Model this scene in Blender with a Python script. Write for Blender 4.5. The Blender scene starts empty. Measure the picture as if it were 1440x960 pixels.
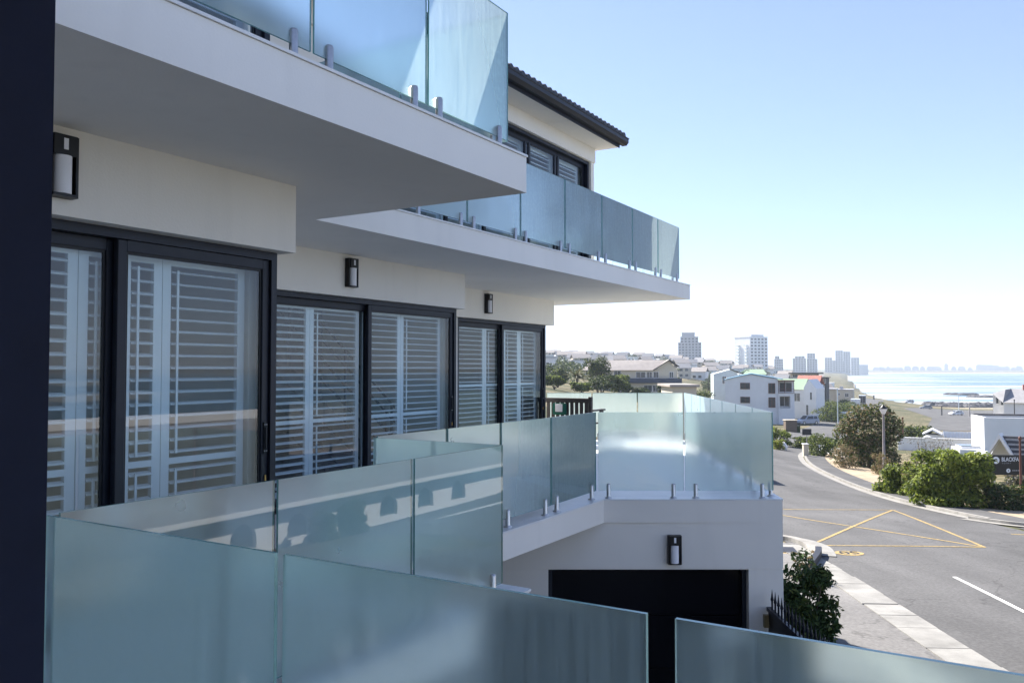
import bpy, bmesh, math, random
import numpy as np
from mathutils import Vector, Matrix
from mathutils.bvhtree import BVHTree

random.seed(7)
R = math.radians
SC = bpy.context.scene
COL = SC.collection
CAMZ = 20.0                                   # the eye stands 20 m above the sea (z = 0)

# ------------------------------------------------------------------ camera
FPX, HZ = 1159.0, 517.0
PITCH = math.atan((HZ - 480.0) / FPX)
cam = bpy.data.cameras.new('camera')
cam.sensor_width = 36.0
cam.lens = 36.0 * FPX / 1440.0
cam.clip_start, cam.clip_end = 0.05, 30000.0
camo = bpy.data.objects.new('camera', cam)
COL.objects.link(camo)
camo.location = (0, 0, CAMZ)
camo.rotation_euler = (math.pi / 2 + PITCH, 0, 0)
SC.camera = camo

# ------------------------------------------------------------------ sky, sun, exposure
A = R(31.1)                                   # the apartment block is turned 31 degrees from the view
LB = Vector((1.05, -0.47, -1.0))              # way the sunlight travels, in the block's own axes
LW = Matrix.Rotation(-A, 3, 'Z') @ LB
TO_SUN = -LW.normalized()
SUN_EL = math.asin(TO_SUN.z)
SUN_AZ = math.atan2(TO_SUN.x, TO_SUN.y)       # clockwise from +Y
w = bpy.data.worlds.new('World'); SC.world = w; w.use_nodes = True
nt = w.node_tree
sky = nt.nodes.new('ShaderNodeTexSky'); sky.sky_type = 'NISHITA'; sky.sun_disc = False
sky.sun_elevation = SUN_EL; sky.sun_rotation = SUN_AZ
sky.air_density = 0.66; sky.dust_density = 0.05; sky.ozone_density = 3.0; sky.altitude = 20
bg = nt.nodes['Background']; bg.inputs[1].default_value = 0.092
tint = nt.nodes.new('ShaderNodeMix'); tint.data_type = 'RGBA'; tint.blend_type = 'MULTIPLY'; tint.inputs['Factor'].default_value = 1.0
tint.inputs['B'].default_value = (1.0, 0.955, 1.06, 1)      # the camera's cool white balance
gm = nt.nodes.new('ShaderNodeGamma'); gm.inputs[1].default_value = 0.74        # soft shoulder, the same for the whole sky
nt.links.new(sky.outputs[0], gm.inputs[0]); nt.links.new(gm.outputs[0], tint.inputs['A']); nt.links.new(tint.outputs['Result'], bg.inputs[0])
sl = bpy.data.lights.new('sun', 'SUN'); sl.energy = 3.5; sl.angle = R(0.53); sl.color = (1.0, 0.95, 0.87)
so = bpy.data.objects.new('sun', sl); COL.objects.link(so)
so.rotation_euler = TO_SUN.to_track_quat('Z', 'Y').to_euler()
so.location = (0, 0, 80)
SC.view_settings.view_transform = 'Standard'; SC.view_settings.look = 'None'
SC.view_settings.exposure = 2.06; SC.view_settings.gamma = 1.0
SC.cycles.use_denoising = True
SC.cycles.max_bounces = 10; SC.cycles.transparent_max_bounces = 24; SC.cycles.transmission_bounces = 8
SC.cycles.caustics_reflective = False; SC.cycles.caustics_refractive = False
SC.cycles.sample_clamp_indirect = 6.0

# ------------------------------------------------------------------ materials
def newmat(name):
    m = bpy.data.materials.new(name); m.use_nodes = True
    m.node_tree.nodes.clear()
    o = m.node_tree.nodes.new('ShaderNodeOutputMaterial')
    return m, m.node_tree, o

def N(t, kind, **kw):
    n = t.nodes.new(kind)
    for k, v in kw.items():
        if k.startswith('i_'):
            n.inputs[k[2:].replace('_', ' ')].default_value = v
        else:
            setattr(n, k, v)
    return n

def c4(c): return (c[0], c[1], c[2], 1.0)

def pm(name, col, rough=0.6, var=0.12, scale=3.0, bump=0.0, bscale=60.0, metal=0.0, spec=0.4, col2=None, detail=5.0, world=False, coat=0.0):
    """procedural Principled material: base colour broken up by two noises, fine bump"""
    m, t, o = newmat(name)
    b = N(t, 'ShaderNodeBsdfPrincipled')
    b.inputs['Roughness'].default_value = rough
    b.inputs['Metallic'].default_value = metal
    b.inputs['Specular IOR Level'].default_value = spec
    b.inputs['Coat Weight'].default_value = coat
    if world:
        g = N(t, 'ShaderNodeNewGeometry'); co = g.outputs['Position']
    else:
        g = N(t, 'ShaderNodeTexCoord'); co = g.outputs['Object']
    n1 = N(t, 'ShaderNodeTexNoise'); n1.inputs['Scale'].default_value = scale; n1.inputs['Detail'].default_value = detail
    n1.inputs['Roughness'].default_value = 0.6
    t.links.new(co, n1.inputs['Vector'])
    rp = N(t, 'ShaderNodeMapRange'); rp.inputs['From Min'].default_value = 0.3; rp.inputs['From Max'].default_value = 0.7
    t.links.new(n1.outputs['Fac'], rp.inputs['Value'])
    mx = N(t, 'ShaderNodeMix', data_type='RGBA')
    c2 = col2 if col2 else tuple(min(1, x * (1 + var)) for x in col)
    c1 = col if col2 else tuple(x * (1 - var) for x in col)
    mx.inputs['A'].default_value = c4(c1); mx.inputs['B'].default_value = c4(c2)
    t.links.new(rp.outputs['Result'], mx.inputs['Factor'])
    t.links.new(mx.outputs['Result'], b.inputs['Base Color'])
    if bump > 0:
        n2 = N(t, 'ShaderNodeTexNoise'); n2.inputs['Scale'].default_value = bscale; n2.inputs['Detail'].default_value = 4
        t.links.new(co, n2.inputs['Vector'])
        bp = N(t, 'ShaderNodeBump'); bp.inputs['Strength'].default_value = bump; bp.inputs['Distance'].default_value = 0.02
        t.links.new(n2.outputs['Fac'], bp.inputs['Height']); t.links.new(bp.outputs['Normal'], b.inputs['Normal'])
    t.links.new(b.outputs[0], o.inputs[0])
    return m

def schlick(t, f0):
    """view-angle reflectance of a glass face, none from inside the sheet"""
    g = N(t, 'ShaderNodeNewGeometry')
    d = N(t, 'ShaderNodeVectorMath', operation='DOT_PRODUCT')
    t.links.new(g.outputs['Incoming'], d.inputs[0]); t.links.new(g.outputs['Normal'], d.inputs[1])
    a = N(t, 'ShaderNodeMath', operation='ABSOLUTE'); t.links.new(d.outputs['Value'], a.inputs[0])
    s = N(t, 'ShaderNodeMath', operation='SUBTRACT'); s.inputs[0].default_value = 1.0; t.links.new(a.outputs[0], s.inputs[1])
    p = N(t, 'ShaderNodeMath', operation='POWER'); p.inputs[1].default_value = 5.0; t.links.new(s.outputs[0], p.inputs[0])
    ma = N(t, 'ShaderNodeMath', operation='MULTIPLY_ADD'); ma.inputs[1].default_value = 1 - f0; ma.inputs[2].default_value = f0
    t.links.new(p.outputs[0], ma.inputs[0])
    b = N(t, 'ShaderNodeMath', operation='SUBTRACT'); b.inputs[0].default_value = 1.0; t.links.new(g.outputs['Backfacing'], b.inputs[1])
    q = N(t, 'ShaderNodeMath', operation='MULTIPLY'); t.links.new(ma.outputs[0], q.inputs[0]); t.links.new(b.outputs[0], q.inputs[1])
    return q.outputs[0]

def clear_glass(name, tint, f0=0.045, rough=0.01):
    m, t, o = newmat(name)
    tr = N(t, 'ShaderNodeBsdfTransparent'); tr.inputs[0].default_value = c4(tint)
    gl = N(t, 'ShaderNodeBsdfGlossy'); gl.inputs['Roughness'].default_value = rough
    mx = N(t, 'ShaderNodeMixShader')
    t.links.new(schlick(t, f0), mx.inputs[0]); t.links.new(tr.outputs[0], mx.inputs[1]); t.links.new(gl.outputs[0], mx.inputs[2])
    t.links.new(mx.outputs[0], o.inputs[0])
    return m

def frost_film(name, FILM_T, FILM_D, tint=(0.85, 0.975, 0.968, 1)):
    """etched inner face: mostly scatters forward, so what stands behind shows blurred; faint dried rain streaks and salt"""
    m, t, o = newmat(name)
    tc = N(t, 'ShaderNodeTexCoord')
    def nz(sc, scale, detail):
        mp = N(t, 'ShaderNodeMapping'); mp.inputs['Scale'].default_value = sc; t.links.new(tc.outputs['Object'], mp.inputs[0])
        n = N(t, 'ShaderNodeTexNoise'); n.inputs['Scale'].default_value = scale; n.inputs['Detail'].default_value = detail
        t.links.new(mp.outputs[0], n.inputs['Vector']); return n.outputs['Fac']
    def rng(src, lo, hi, t0, t1):
        q = N(t, 'ShaderNodeMapRange'); q.inputs['From Min'].default_value = lo; q.inputs['From Max'].default_value = hi; q.inputs['To Min'].default_value = t0; q.inputs['To Max'].default_value = t1
        t.links.new(src, q.inputs['Value']); return q.outputs[0]
    tl = N(t, 'ShaderNodeBsdfTranslucent'); tl.inputs[0].default_value = (0.80, 0.95, 0.955, 1)
    rf = N(t, 'ShaderNodeBsdfRefraction'); rf.inputs['Color'].default_value = tint; rf.inputs['IOR'].default_value = 1.16
    t.links.new(rng(nz((1, 1, 1), 2.5, 5), 0.3, 0.7, 0.27, 0.35), rf.inputs['Roughness'])
    df = N(t, 'ShaderNodeBsdfDiffuse'); df.inputs[0].default_value = (0.63, 0.84, 0.845, 1)
    m1 = N(t, 'ShaderNodeMixShader'); t.links.new(rng(nz((14, 14, 0.5), 5.0, 5), 0.35, 0.7, FILM_T - 0.03, FILM_T + 0.05), m1.inputs[0])
    t.links.new(rf.outputs[0], m1.inputs[1]); t.links.new(tl.outputs[0], m1.inputs[2])
    m2 = N(t, 'ShaderNodeMixShader'); t.links.new(rng(nz((1, 1, 1), 26, 8), 0.45, 0.75, FILM_D, FILM_D + 0.08), m2.inputs[0])
    t.links.new(m1.outputs[0], m2.inputs[1]); t.links.new(df.outputs[0], m2.inputs[2])
    t.links.new(m2.outputs[0], o.inputs[0])
    return m

M = {}
def plaster(name, col, bump=0.12):
    m, t, o = newmat(name); b = N(t, 'ShaderNodeBsdfPrincipled'); b.inputs['Roughness'].default_value = 0.88; b.inputs['Specular IOR Level'].default_value = 0.25
    tc = N(t, 'ShaderNodeTexCoord')
    def nz(scale, sc, detail):
        mp = N(t, 'ShaderNodeMapping'); mp.inputs['Scale'].default_value = sc; t.links.new(tc.outputs['Object'], mp.inputs[0])
        n = N(t, 'ShaderNodeTexNoise'); n.inputs['Scale'].default_value = scale; n.inputs['Detail'].default_value = detail; t.links.new(mp.outputs[0], n.inputs['Vector']); return n.outputs['Fac']
    a = nz(0.7, (1, 1, 1), 6); r = nz(6.0, (1, 1, 0.12), 5)            # broad blotches; rain runs
    def rng(src, lo, hi, t0, t1):
        q = N(t, 'ShaderNodeMapRange'); q.inputs['From Min'].default_value = lo; q.inputs['From Max'].default_value = hi; q.inputs['To Min'].default_value = t0; q.inputs['To Max'].default_value = t1; t.links.new(src, q.inputs['Value']); return q.outputs[0]
    mu = N(t, 'ShaderNodeMath', operation='MULTIPLY'); t.links.new(rng(a, 0.3, 0.7, 0.94, 1.03), mu.inputs[0]); t.links.new(rng(r, 0.55, 0.8, 1.0, 0.955), mu.inputs[1])
    vm = N(t, 'ShaderNodeVectorMath', operation='SCALE'); vm.inputs[0].default_value = col; t.links.new(mu.outputs[0], vm.inputs['Scale']); t.links.new(vm.outputs[0], b.inputs['Base Color'])
    bp = N(t, 'ShaderNodeBump'); bp.inputs['Strength'].default_value = bump; bp.inputs['Distance'].default_value = 0.01; t.links.new(nz(70, (1, 1, 1), 4), bp.inputs['Height']); t.links.new(bp.outputs[0], b.inputs['Normal'])
    t.links.new(b.outputs[0], o.inputs[0]); return m
M['plaster'] = plaster('white_plaster', (0.83, 0.79, 0.725))
M['soffit'] = plaster('soffit_plaster', (0.85, 0.825, 0.78), 0.08)
M['alu'] = pm('charcoal_aluminium', (0.011, 0.014, 0.024), 0.42, 0.12, 8, 0.05, 300, spec=0.35)
M['alu_dark'] = pm('black_gasket', (0.008, 0.009, 0.012), 0.5, 0.1, 8)
M['steel'] = pm('brushed_steel', (0.52, 0.51, 0.50), 0.32, 0.12, 30, metal=1.0)
M['steel_old'] = pm('weathered_steel', (0.40, 0.385, 0.37), 0.45, 0.2, 30, metal=1.0)
M['shutter'] = pm('white_shutter_paint', (0.82, 0.83, 0.84), 0.45, 0.02, 3)
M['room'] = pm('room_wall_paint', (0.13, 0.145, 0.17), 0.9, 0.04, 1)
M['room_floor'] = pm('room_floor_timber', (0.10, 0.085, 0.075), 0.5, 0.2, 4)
M['pane'] = clear_glass('window_pane_glass', (0.90, 0.955, 0.97), 0.085, 0.004)
M['clear'] = clear_glass('balustrade_glass_face', (0.95, 0.99, 0.985), 0.09, 0.012)
M['edge'] = pm('balustrade_glass_edge', (0.20, 0.42, 0.40), 0.15, 0.1, 20, spec=0.6)
M['film'] = frost_film('balustrade_frosted_film', 0.13, 0.19)
M['film_bright'] = frost_film('balustrade_bright_frosted_film', 0.20, 0.21, (0.96, 0.995, 0.99, 1))  # paler copy for the terrace: some of its sunlit glow sits in the tint
M['tile'] = pm('terrace_tile', (0.74, 0.735, 0.72), 0.35, 0.08, 2.5, spec=0.5)
M['navy_post'] = pm('navy_post_paint', (0.012, 0.017, 0.045), 0.45, 0.15, 6)
M['black'] = pm('black_powder_coat', (0.008, 0.008, 0.010), 0.4, 0.1, 6)
M['lamp_white'] = pm('opal_diffuser', (0.80, 0.80, 0.84), 0.35, 0.02, 5)
M['gloss_black'] = pm('garage_black_panel', (0.006, 0.006, 0.008), 0.16, 0.2, 2, spec=0.35)
M['roof'] = pm('charcoal_roof_tile', (0.035, 0.040, 0.052), 0.55, 0.2, 4)
M['bench'] = pm('weathered_dark_timber', (0.055, 0.050, 0.050), 0.7, 0.3, 14, 0.2, 60)

# ------------------------------------------------------------------ mesh helpers
FW = Matrix.Translation((0, 0, CAMZ))                                   # the view's axes, z from eye level
FB = FW @ Matrix.Rotation(-A, 4, 'Z')                                   # the apartment block's axes
ORI = {}                                                                 # where a thing's own origin lies

class MB:
    """collects shapes; build() links them as one mesh object"""
    def __init__(s): s.v = []; s.f = []; s.mi = []; s.sm = []
    def add(s, vs, fs, mi=0, smooth=False):
        k = len(s.v); s.v += [tuple(p) for p in vs]
        for f in fs: s.f.append([i + k for i in f]); s.mi.append(mi); s.sm.append(smooth)
        return s
    def box(s, x0, x1, y0, y1, z0, z1, mi=0, bev=0.0):
        if bev <= 0:
            vs = [(x, y, z) for z in (z0, z1) for y in (y0, y1) for x in (x0, x1)]
            return s.add(vs, [(0, 2, 3, 1), (4, 5, 7, 6), (0, 1, 5, 4), (2, 6, 7, 3), (0, 4, 6, 2), (1, 3, 7, 5)], mi)
        bm = bmesh.new(); bmesh.ops.create_cube(bm, size=1)
        for q in bm.verts: q.co = Vector(((x0 + x1) / 2 + q.co.x * (x1 - x0), (y0 + y1) / 2 + q.co.y * (y1 - y0), (z0 + z1) / 2 + q.co.z * (z1 - z0)))
        bmesh.ops.bevel(bm, geom=bm.edges[:], offset=bev, segments=1, affect='EDGES')
        bm.verts.ensure_lookup_table()
        s.add([q.co[:] for q in bm.verts], [[q.index for q in f.verts] for f in bm.faces], mi); bm.free()
        return s
    def prism(s, poly, z0, z1, mi=0, caps=True):
        n = len(poly)
        z0f = z0 if callable(z0) else (lambda x, y: z0); z1f = z1 if callable(z1) else (lambda x, y: z1)
        vs = [(x, y, z0f(x, y)) for x, y in poly] + [(x, y, z1f(x, y)) for x, y in poly]
        fs = [(i, (i + 1) % n, n + (i + 1) % n, n + i) for i in range(n)]
        if caps: fs += [tuple(range(n))[::-1], tuple(range(n, 2 * n))]
        return s.add(vs, fs, mi)
    def extr(s, prof, axis, a, b, mi=0):
        """profile of (p, q) pairs pushed along an axis: 'x' -> (y,z), 'y' -> (x,z)"""
        n = len(prof)
        mk = (lambda p, q, t: (t, p, q)) if axis == 'x' else (lambda p, q, t: (p, t, q))
        vs = [mk(p, q, a) for p, q in prof] + [mk(p, q, b) for p, q in prof]
        fs = [(i, (i + 1) % n, n + (i + 1) % n, n + i) for i in range(n)] + [tuple(range(n))[::-1], tuple(range(n, 2 * n))]
        return s.add(vs, fs, mi)
    def tube(s, pts, rad, n=8, mi=0, smooth=True, cap=True):
        pts = [Vector(p) for p in pts]; rr = rad if isinstance(rad, (list, tuple)) else [rad] * len(pts)
        vs = []; fs = []
        up = None
        for i, p in enumerate(pts):
            d = (pts[min(i + 1, len(pts) - 1)] - pts[max(i - 1, 0)]).normalized()
            if up is None: up = Vector((0, 0, 1)) if abs(d.z) < 0.9 else Vector((1, 0, 0))
            a = d.cross(up).normalized(); b = a.cross(d).normalized(); up = b
            for k in range(n):
                q = 2 * math.pi * k / n
                vs.append(p + a * math.cos(q) * rr[i] + b * math.sin(q) * rr[i])
        for i in range(len(pts) - 1):
            for k in range(n):
                fs.append((i * n + k, i * n + (k + 1) % n, (i + 1) * n + (k + 1) % n, (i + 1) * n + k))
        s.add(vs, fs, mi, smooth)
        if cap:
            s.add(vs[:n], [tuple(range(n))], mi); s.add(vs[-n:], [tuple(range(n))[::-1]], mi)
        return s
    def cyl(s, x, y, z0, z1, r, n=16, mi=0, r2=None):
        return s.tube([(x, y, z0), (x, y, z1)], [r, r if r2 is None else r2], n, mi)
    def lathe(s, x, y, prof, n=16, mi=0):
        return s.tube([(x, y, z) for r, z in prof], [r for r, z in prof], n, mi)
    def sphere(s, c, r, n=10, mi=0, sc=(1, 1, 1)):
        vs = []; fs = []
        for i in range(n + 1):
            th = math.pi * i / n
            for k in range(2 * n):
                ph = math.pi * k / n
                vs.append((c[0] + r * sc[0] * math.sin(th) * math.cos(ph), c[1] + r * sc[1] * math.sin(th) * math.sin(ph), c[2] + r * sc[2] * math.cos(th)))
        for i in range(n):
            for k in range(2 * n):
                fs.append((i * 2 * n + k, (i + 1) * 2 * n + k, (i + 1) * 2 * n + (k + 1) % (2 * n), i * 2 * n + (k + 1) % (2 * n)))
        return s.add(vs, fs, mi, True)
    def xf(s, mat):
        s.v = [tuple(mat @ Vector(p)) for p in s.v]; return s
    def merge(s, o, mat=None, mi=None):
        k = len(s.v); s.v += [tuple(mat @ Vector(p)) for p in o.v] if mat else o.v
        s.f += [[i + k for i in f] for f in o.f]; s.mi += o.mi if mi is None else [mi] * len(o.f); s.sm += o.sm
        return s
    def mesh(s, name, mats, off=(0, 0, 0)):
        me = bpy.data.meshes.new(name)
        me.from_pydata([(a - off[0], b - off[1], c - off[2]) for a, b, c in s.v], [], s.f)
        for m in (mats if isinstance(mats, (list, tuple)) else [mats]): me.materials.append(m if not isinstance(m, str) else M[m])
        me.polygons.foreach_set('material_index', s.mi); me.polygons.foreach_set('use_smooth', s.sm)
        bm = bmesh.new(); bm.from_mesh(me); bmesh.ops.recalc_face_normals(bm, faces=bm.faces[:]); bm.to_mesh(me); bm.free()
        me.update(); return me
    def build(s, name, mats, parent, kind=None, label=None):
        """a part (or sub-part) of a thing, in that thing's frame"""
        off = ORI[parent.name]
        o = bpy.data.objects.new(name, s.mesh(name, mats, off)); COL.objects.link(o); o.parent = parent
        ORI[o.name] = off
        if kind: o['kind'] = kind
        if label: o['label'] = label
        return o
    def thing(s, name, mats, label, cat, frame, base=(0, 0, 0), group=None, kind=None):
        o = bpy.data.objects.new(name, s.mesh(name, mats, base)); COL.objects.link(o)
        o.matrix_world = frame @ Matrix.Translation(base); ORI[o.name] = Vector(base)
        tag(o, label, cat, group, kind); return o

def tag(o, label=None, cat=None, group=None, kind=None):
    if label: o['label'] = label
    if cat: o['category'] = cat
    if group: o['group'] = group
    if kind: o['kind'] = kind
    return o

def thing(name, label, cat, frame=FB, base=(0, 0, 0), group=None):
    o = bpy.data.objects.new(name, None); COL.objects.link(o); o.empty_display_size = 0.2
    o.matrix_world = frame @ Matrix.Translation(base); ORI[o.name] = Vector(base)
    return tag(o, label, cat, group)

def inst(me, name, parent, loc=(0, 0, 0), rot=(0, 0, 0), sca=(1, 1, 1), label=None):
    """a part that shares its mesh; loc in the thing's frame"""
    o = bpy.data.objects.new(name, me); COL.objects.link(o); o.parent = parent
    o.location = Vector(loc) - ORI[parent.name]; o.rotation_euler = rot; o.scale = sca
    ORI[o.name] = Vector((0, 0, 0))
    if label: o['label'] = label
    return o

def copy_tree(o, parent=None):
    c = o.copy(); COL.objects.link(c)
    c.parent = parent
    if parent is not None: c.matrix_parent_inverse = o.matrix_parent_inverse
    for ch in [x for x in bpy.data.objects if x.parent == o]: copy_tree(ch, c)
    return c

def P(u, v, d):
    """the point d metres ahead of the eye that the photograph shows at (u, v); z from eye level"""
    x = (u - 720.0) / FPX; z = (480.0 - v) / FPX
    r = Vector((x, math.cos(PITCH) - z * math.sin(PITCH), math.sin(PITCH) + z * math.cos(PITCH)))
    return r * (d / r.y)

# ================================================================== TERRAIN
def uz(v, d): return (HZ - v) / FPX * d
ctrl = []                                                # (x, y, z) height samples, z from eye level
def cu(u, d, z): ctrl.append(((u - 720) / FPX * d, d, z))
for a in range(0, 360, 45): ctrl.append((4 * math.cos(R(a)), 4 * math.sin(R(a)), -4.62))
for x, y, z in [(8, 13.5, -4.7), (3, 12, -4.68), (12, 18, -4.95), (-12, 10, -4.6), (-10, 25, -4.9), (20, 8, -5.7), (18, 29, -5.6), (15.4, 33, -5.8),
                (10, 24, -5.25), (12, 42, -6.1), (18.7, 57, -6.7), (26, 57, -7.3), (32, 91, -8.5), (34, 64, -7.6), (50, 45, -7.0), (24, 41, -6.6), (40, 27, -7.4), (28, 6, -7.5), (40, 13, -8.6),
                (60, 5, -9.2), (30, -15, -7.4), (0, -40, -4.0), (-30, -10, -3.8), (-40, 40, -3.0), (120, 10, -15), (180, 20, -19), (100, 60, -11.5), (-150, 0, 2), (0, -200, 0), (150, -150, -5),
                (400, 100, -19), (-600, 300, 30), (-400, -600, 20), (500, -500, -10), (3000, -1500, -15), (-3000, 500, 60)]:
    ctrl.append((x, y, z))
for u, d, z in [(1135, 161, -11), (1075, 165, -11.2), (1150, 125, -10), (1200, 230, -12.6), (1190, 160, -11.2), (1225, 400, -15.6), (1340, 262, -15), (1300, 162, -13), (1300, 320, -16), (1262, 330, -15),
                (1265, 220, -13.4), (1320, 90, -9), (1440, 120, -11.5), (1440, 330, -17), (1330, 395, -18.6), (1440, 400, -19), (1250, 440, -17.3), (1210, 560, -17.5),
                (890, 215, -6.5), (800, 215, -5), (980, 215, -8.2), (1000, 130, -8.2), (900, 100, -6.0), (1000, 60, -6.2), (900, 45, -5.6), (1040, 45, -5.9), (700, 150, -2),
                (800, 420, -1), (800, 620, 5), (930, 640, 3), (760, 800, 10), (600, 800, 17), (1000, 700, -1), (1060, 780, -3), (970, 950, 5), (1110, 400, -14), (1110, 800, -9), (1150, 1200, -12),
                (1180, 1700, -14), (1180, 500, -15.5), (900, 1500, 10), (700, 2000, 25), (1100, 2200, -8), (1195, 2600, -15)]:
    cu(u, d, z)
def warp(x, y):
    r = math.hypot(x, y); th = math.atan2(x, y)
    s = math.log(1 + r / 10.0)
    return s * math.sin(th), s * math.cos(th)
CP = np.array([warp(c[0], c[1]) for c in ctrl]); CZ = np.array([c[2] for c in ctrl])
def tps(d2): return np.where(d2 > 1e-12, 0.5 * d2 * np.log(np.maximum(d2, 1e-12)), 0.0)
_n = len(CP)
_K = tps(((CP[:, None, :] - CP[None, :, :]) ** 2).sum(-1)) + 0.004 * np.eye(_n)
_Pm = np.hstack([np.ones((_n, 1)), CP])
_S = np.zeros((_n + 3, _n + 3)); _S[:_n, :_n] = _K; _S[:_n, _n:] = _Pm; _S[_n:, :_n] = _Pm.T
_w = np.linalg.solve(_S, np.concatenate([CZ, np.zeros(3)]))
# shoreline: (tangent of the bearing, distance at which land gives way to water)
SH = [(-0.2, 9000), (0.30, 9000), (0.385, 4800), (0.403, 3000), (0.409, 1700), (0.413, 900), (0.424, 640), (0.445, 500), (0.47, 440), (0.51, 412), (0.56, 405), (0.62, 408), (0.75, 400), (1.2, 270), (2.5, 105), (6, 38), (60, 4)]
SH = [(a, d * math.hypot(1, a)) for a, d in SH]
def shore(x, y):
    if y <= 0: return 230.0 if x > 0 else 9e9
    t = x / y
    if t <= SH[0][0]: return 9e9
    for (a, da), (b, db) in zip(SH, SH[1:]):
        if t <= b: return math.exp(math.log(da) + (math.log(db) - math.log(da)) * (t - a) / (b - a))
    return 230.0
def height(x, y):
    q = np.array(warp(x, y)); d2 = ((CP - q) ** 2).sum(-1)
    z = float((tps(d2) * _w[:_n]).sum() + _w[_n] + _w[_n + 1] * q[0] + _w[_n + 2] * q[1])
    s = shore(x, y)
    r = math.hypot(x, y)
    k = (r - s) / (0.035 * s)                              # the beach: slides under the water past the shoreline
    if k > -1:
        z = min(z, -19.6 - 1.2 * k) if k > 0 else z + (-19.6 - z) * (1 + k) ** 2
    far = math.hypot(x, y)
    if y > 0 and x / y > 0.36 and far > 3300:              # low far shore across the bay
        z = max(z, -22 + 9 * min(1, (far - 3300) / 500))
    return max(z, -26)
ths = sorted(set([round(-180 + 6 * i, 3) for i in range(61)] + [round(-32 + 0.4 * i, 3) for i in range(190)]))
rs = [0.0] + [1.5 * (6500 / 1.5) ** (i / 129) for i in range(130)]
tv = [(0, 0, height(0, 0))]; tf = []
for r in rs[1:]:
    for th in ths[:-1]:
        x, y = r * math.sin(R(th)), r * math.cos(R(th)); tv.append((x, y, height(x, y)))
nth = len(ths) - 1
for k in range(nth): tf.append((0, 1 + (k + 1) % nth, 1 + k))
for i in range(len(rs) - 2):
    for k in range(nth):
        a = 1 + i * nth + k; b = 1 + i * nth + (k + 1) % nth
        tf.append((a, b, b + nth)); tf.append((a, b + nth, a + nth))
BVH = BVHTree.FromPolygons([Vector(p) for p in tv], tf)
def gz(x, y):
    h = BVH.ray_cast(Vector((x, y, 200)), Vector((0, 0, -1)))
    return h[0].z if h[0] else height(x, y)
def G(u, d, dz=0.0):
    """ground point at bearing of pixel column u, d metres ahead"""
    x = (u - 720) / FPX * d
    return Vector((x, d, gz(x, d) + dz))

M['ground'] = None
m, t, o = newmat('dune_grass_and_sand')
g = N(t, 'ShaderNodeNewGeometry')
n1 = N(t, 'ShaderNodeTexNoise'); n1.inputs['Scale'].default_value = 0.07; n1.inputs['Detail'].default_value = 8; n1.inputs['Roughness'].default_value = 0.65
n2 = N(t, 'ShaderNodeTexNoise'); n2.inputs['Scale'].default_value = 1.6; n2.inputs['Detail'].default_value = 6
for q in (n1, n2): t.links.new(g.outputs['Position'], q.inputs['Vector'])
r1 = N(t, 'ShaderNodeValToRGB'); r1.color_ramp.elements[0].position = 0.44; r1.color_ramp.elements[0].color = (0.060, 0.072, 0.036, 1)
r1.color_ramp.elements[1].position = 0.68; r1.color_ramp.elements[1].color = (0.34, 0.27, 0.17, 1)
e = r1.color_ramp.elements.new(0.55); e.color = (0.125, 0.112, 0.066, 1)
ad = N(t, 'ShaderNodeMath', operation='MULTIPLY_ADD'); ad.inputs[1].default_value = 0.45; t.links.new(n2.outputs['Fac'], ad.inputs[0]); 
sb = N(t, 'ShaderNodeMath', operation='MULTIPLY'); sb.inputs[1].default_value = 0.62; t.links.new(n1.outputs['Fac'], sb.inputs[0]); t.links.new(sb.outputs[0], ad.inputs[2])
t.links.new(ad.outputs[0], r1.inputs[0])
sx = N(t, 'ShaderNodeSeparateXYZ'); t.links.new(g.outputs['Position'], sx.inputs[0])
mr = N(t, 'ShaderNodeMapRange'); mr.inputs['From Min'].default_value = 1.0; mr.inputs['From Max'].default_value = 2.4; mr.inputs['To Min'].default_value = 1.0; mr.inputs['To Max'].default_value = 0.0
t.links.new(sx.outputs['Z'], mr.inputs['Value'])
mx = N(t, 'ShaderNodeMix', data_type='RGBA'); mx.inputs['B'].default_value = (0.52, 0.45, 0.34, 1)
t.links.new(mr.outputs[0], mx.inputs['Factor']); t.links.new(r1.outputs[0], mx.inputs['A'])
b = N(t, 'ShaderNodeBsdfPrincipled'); b.inputs['Roughness'].default_value = 0.95; b.inputs['Specular IOR Level'].default_value = 0.1
bp = N(t, 'ShaderNodeBump'); bp.inputs['Strength'].default_value = 0.6; bp.inputs['Distance'].default_value = 0.15
t.links.new(n2.outputs['Fac'], bp.inputs['Height']); t.links.new(bp.outputs[0], b.inputs['Normal'])
t.links.new(mx.outputs['Result'], b.inputs['Base Color']); t.links.new(b.outputs[0], o.inputs[0])
M['ground'] = m
mb = MB(); mb.add(tv, tf, 0, True)
tag(mb.thing('terrain', 'ground', None, None, FW), kind='structure')
#@@TERRAIN_END

# ================================================================== THE APARTMENT BLOCK
ZT, ZS = 1.565, 1.30                   # upper floor slab: top and soffit
ZF = -1.52                             # balcony floor the camera stands over
apt = thing('apartment_building', 'white plastered apartment block with deep balcony slabs and dark framed sliding doors', 'building', FB, (-6, 4, -5.2))
ground_b = -5.6
def part(name, mats, f, **kw):
    q = MB(); f(q); return q.build(name, mats, apt, **kw)
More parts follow.
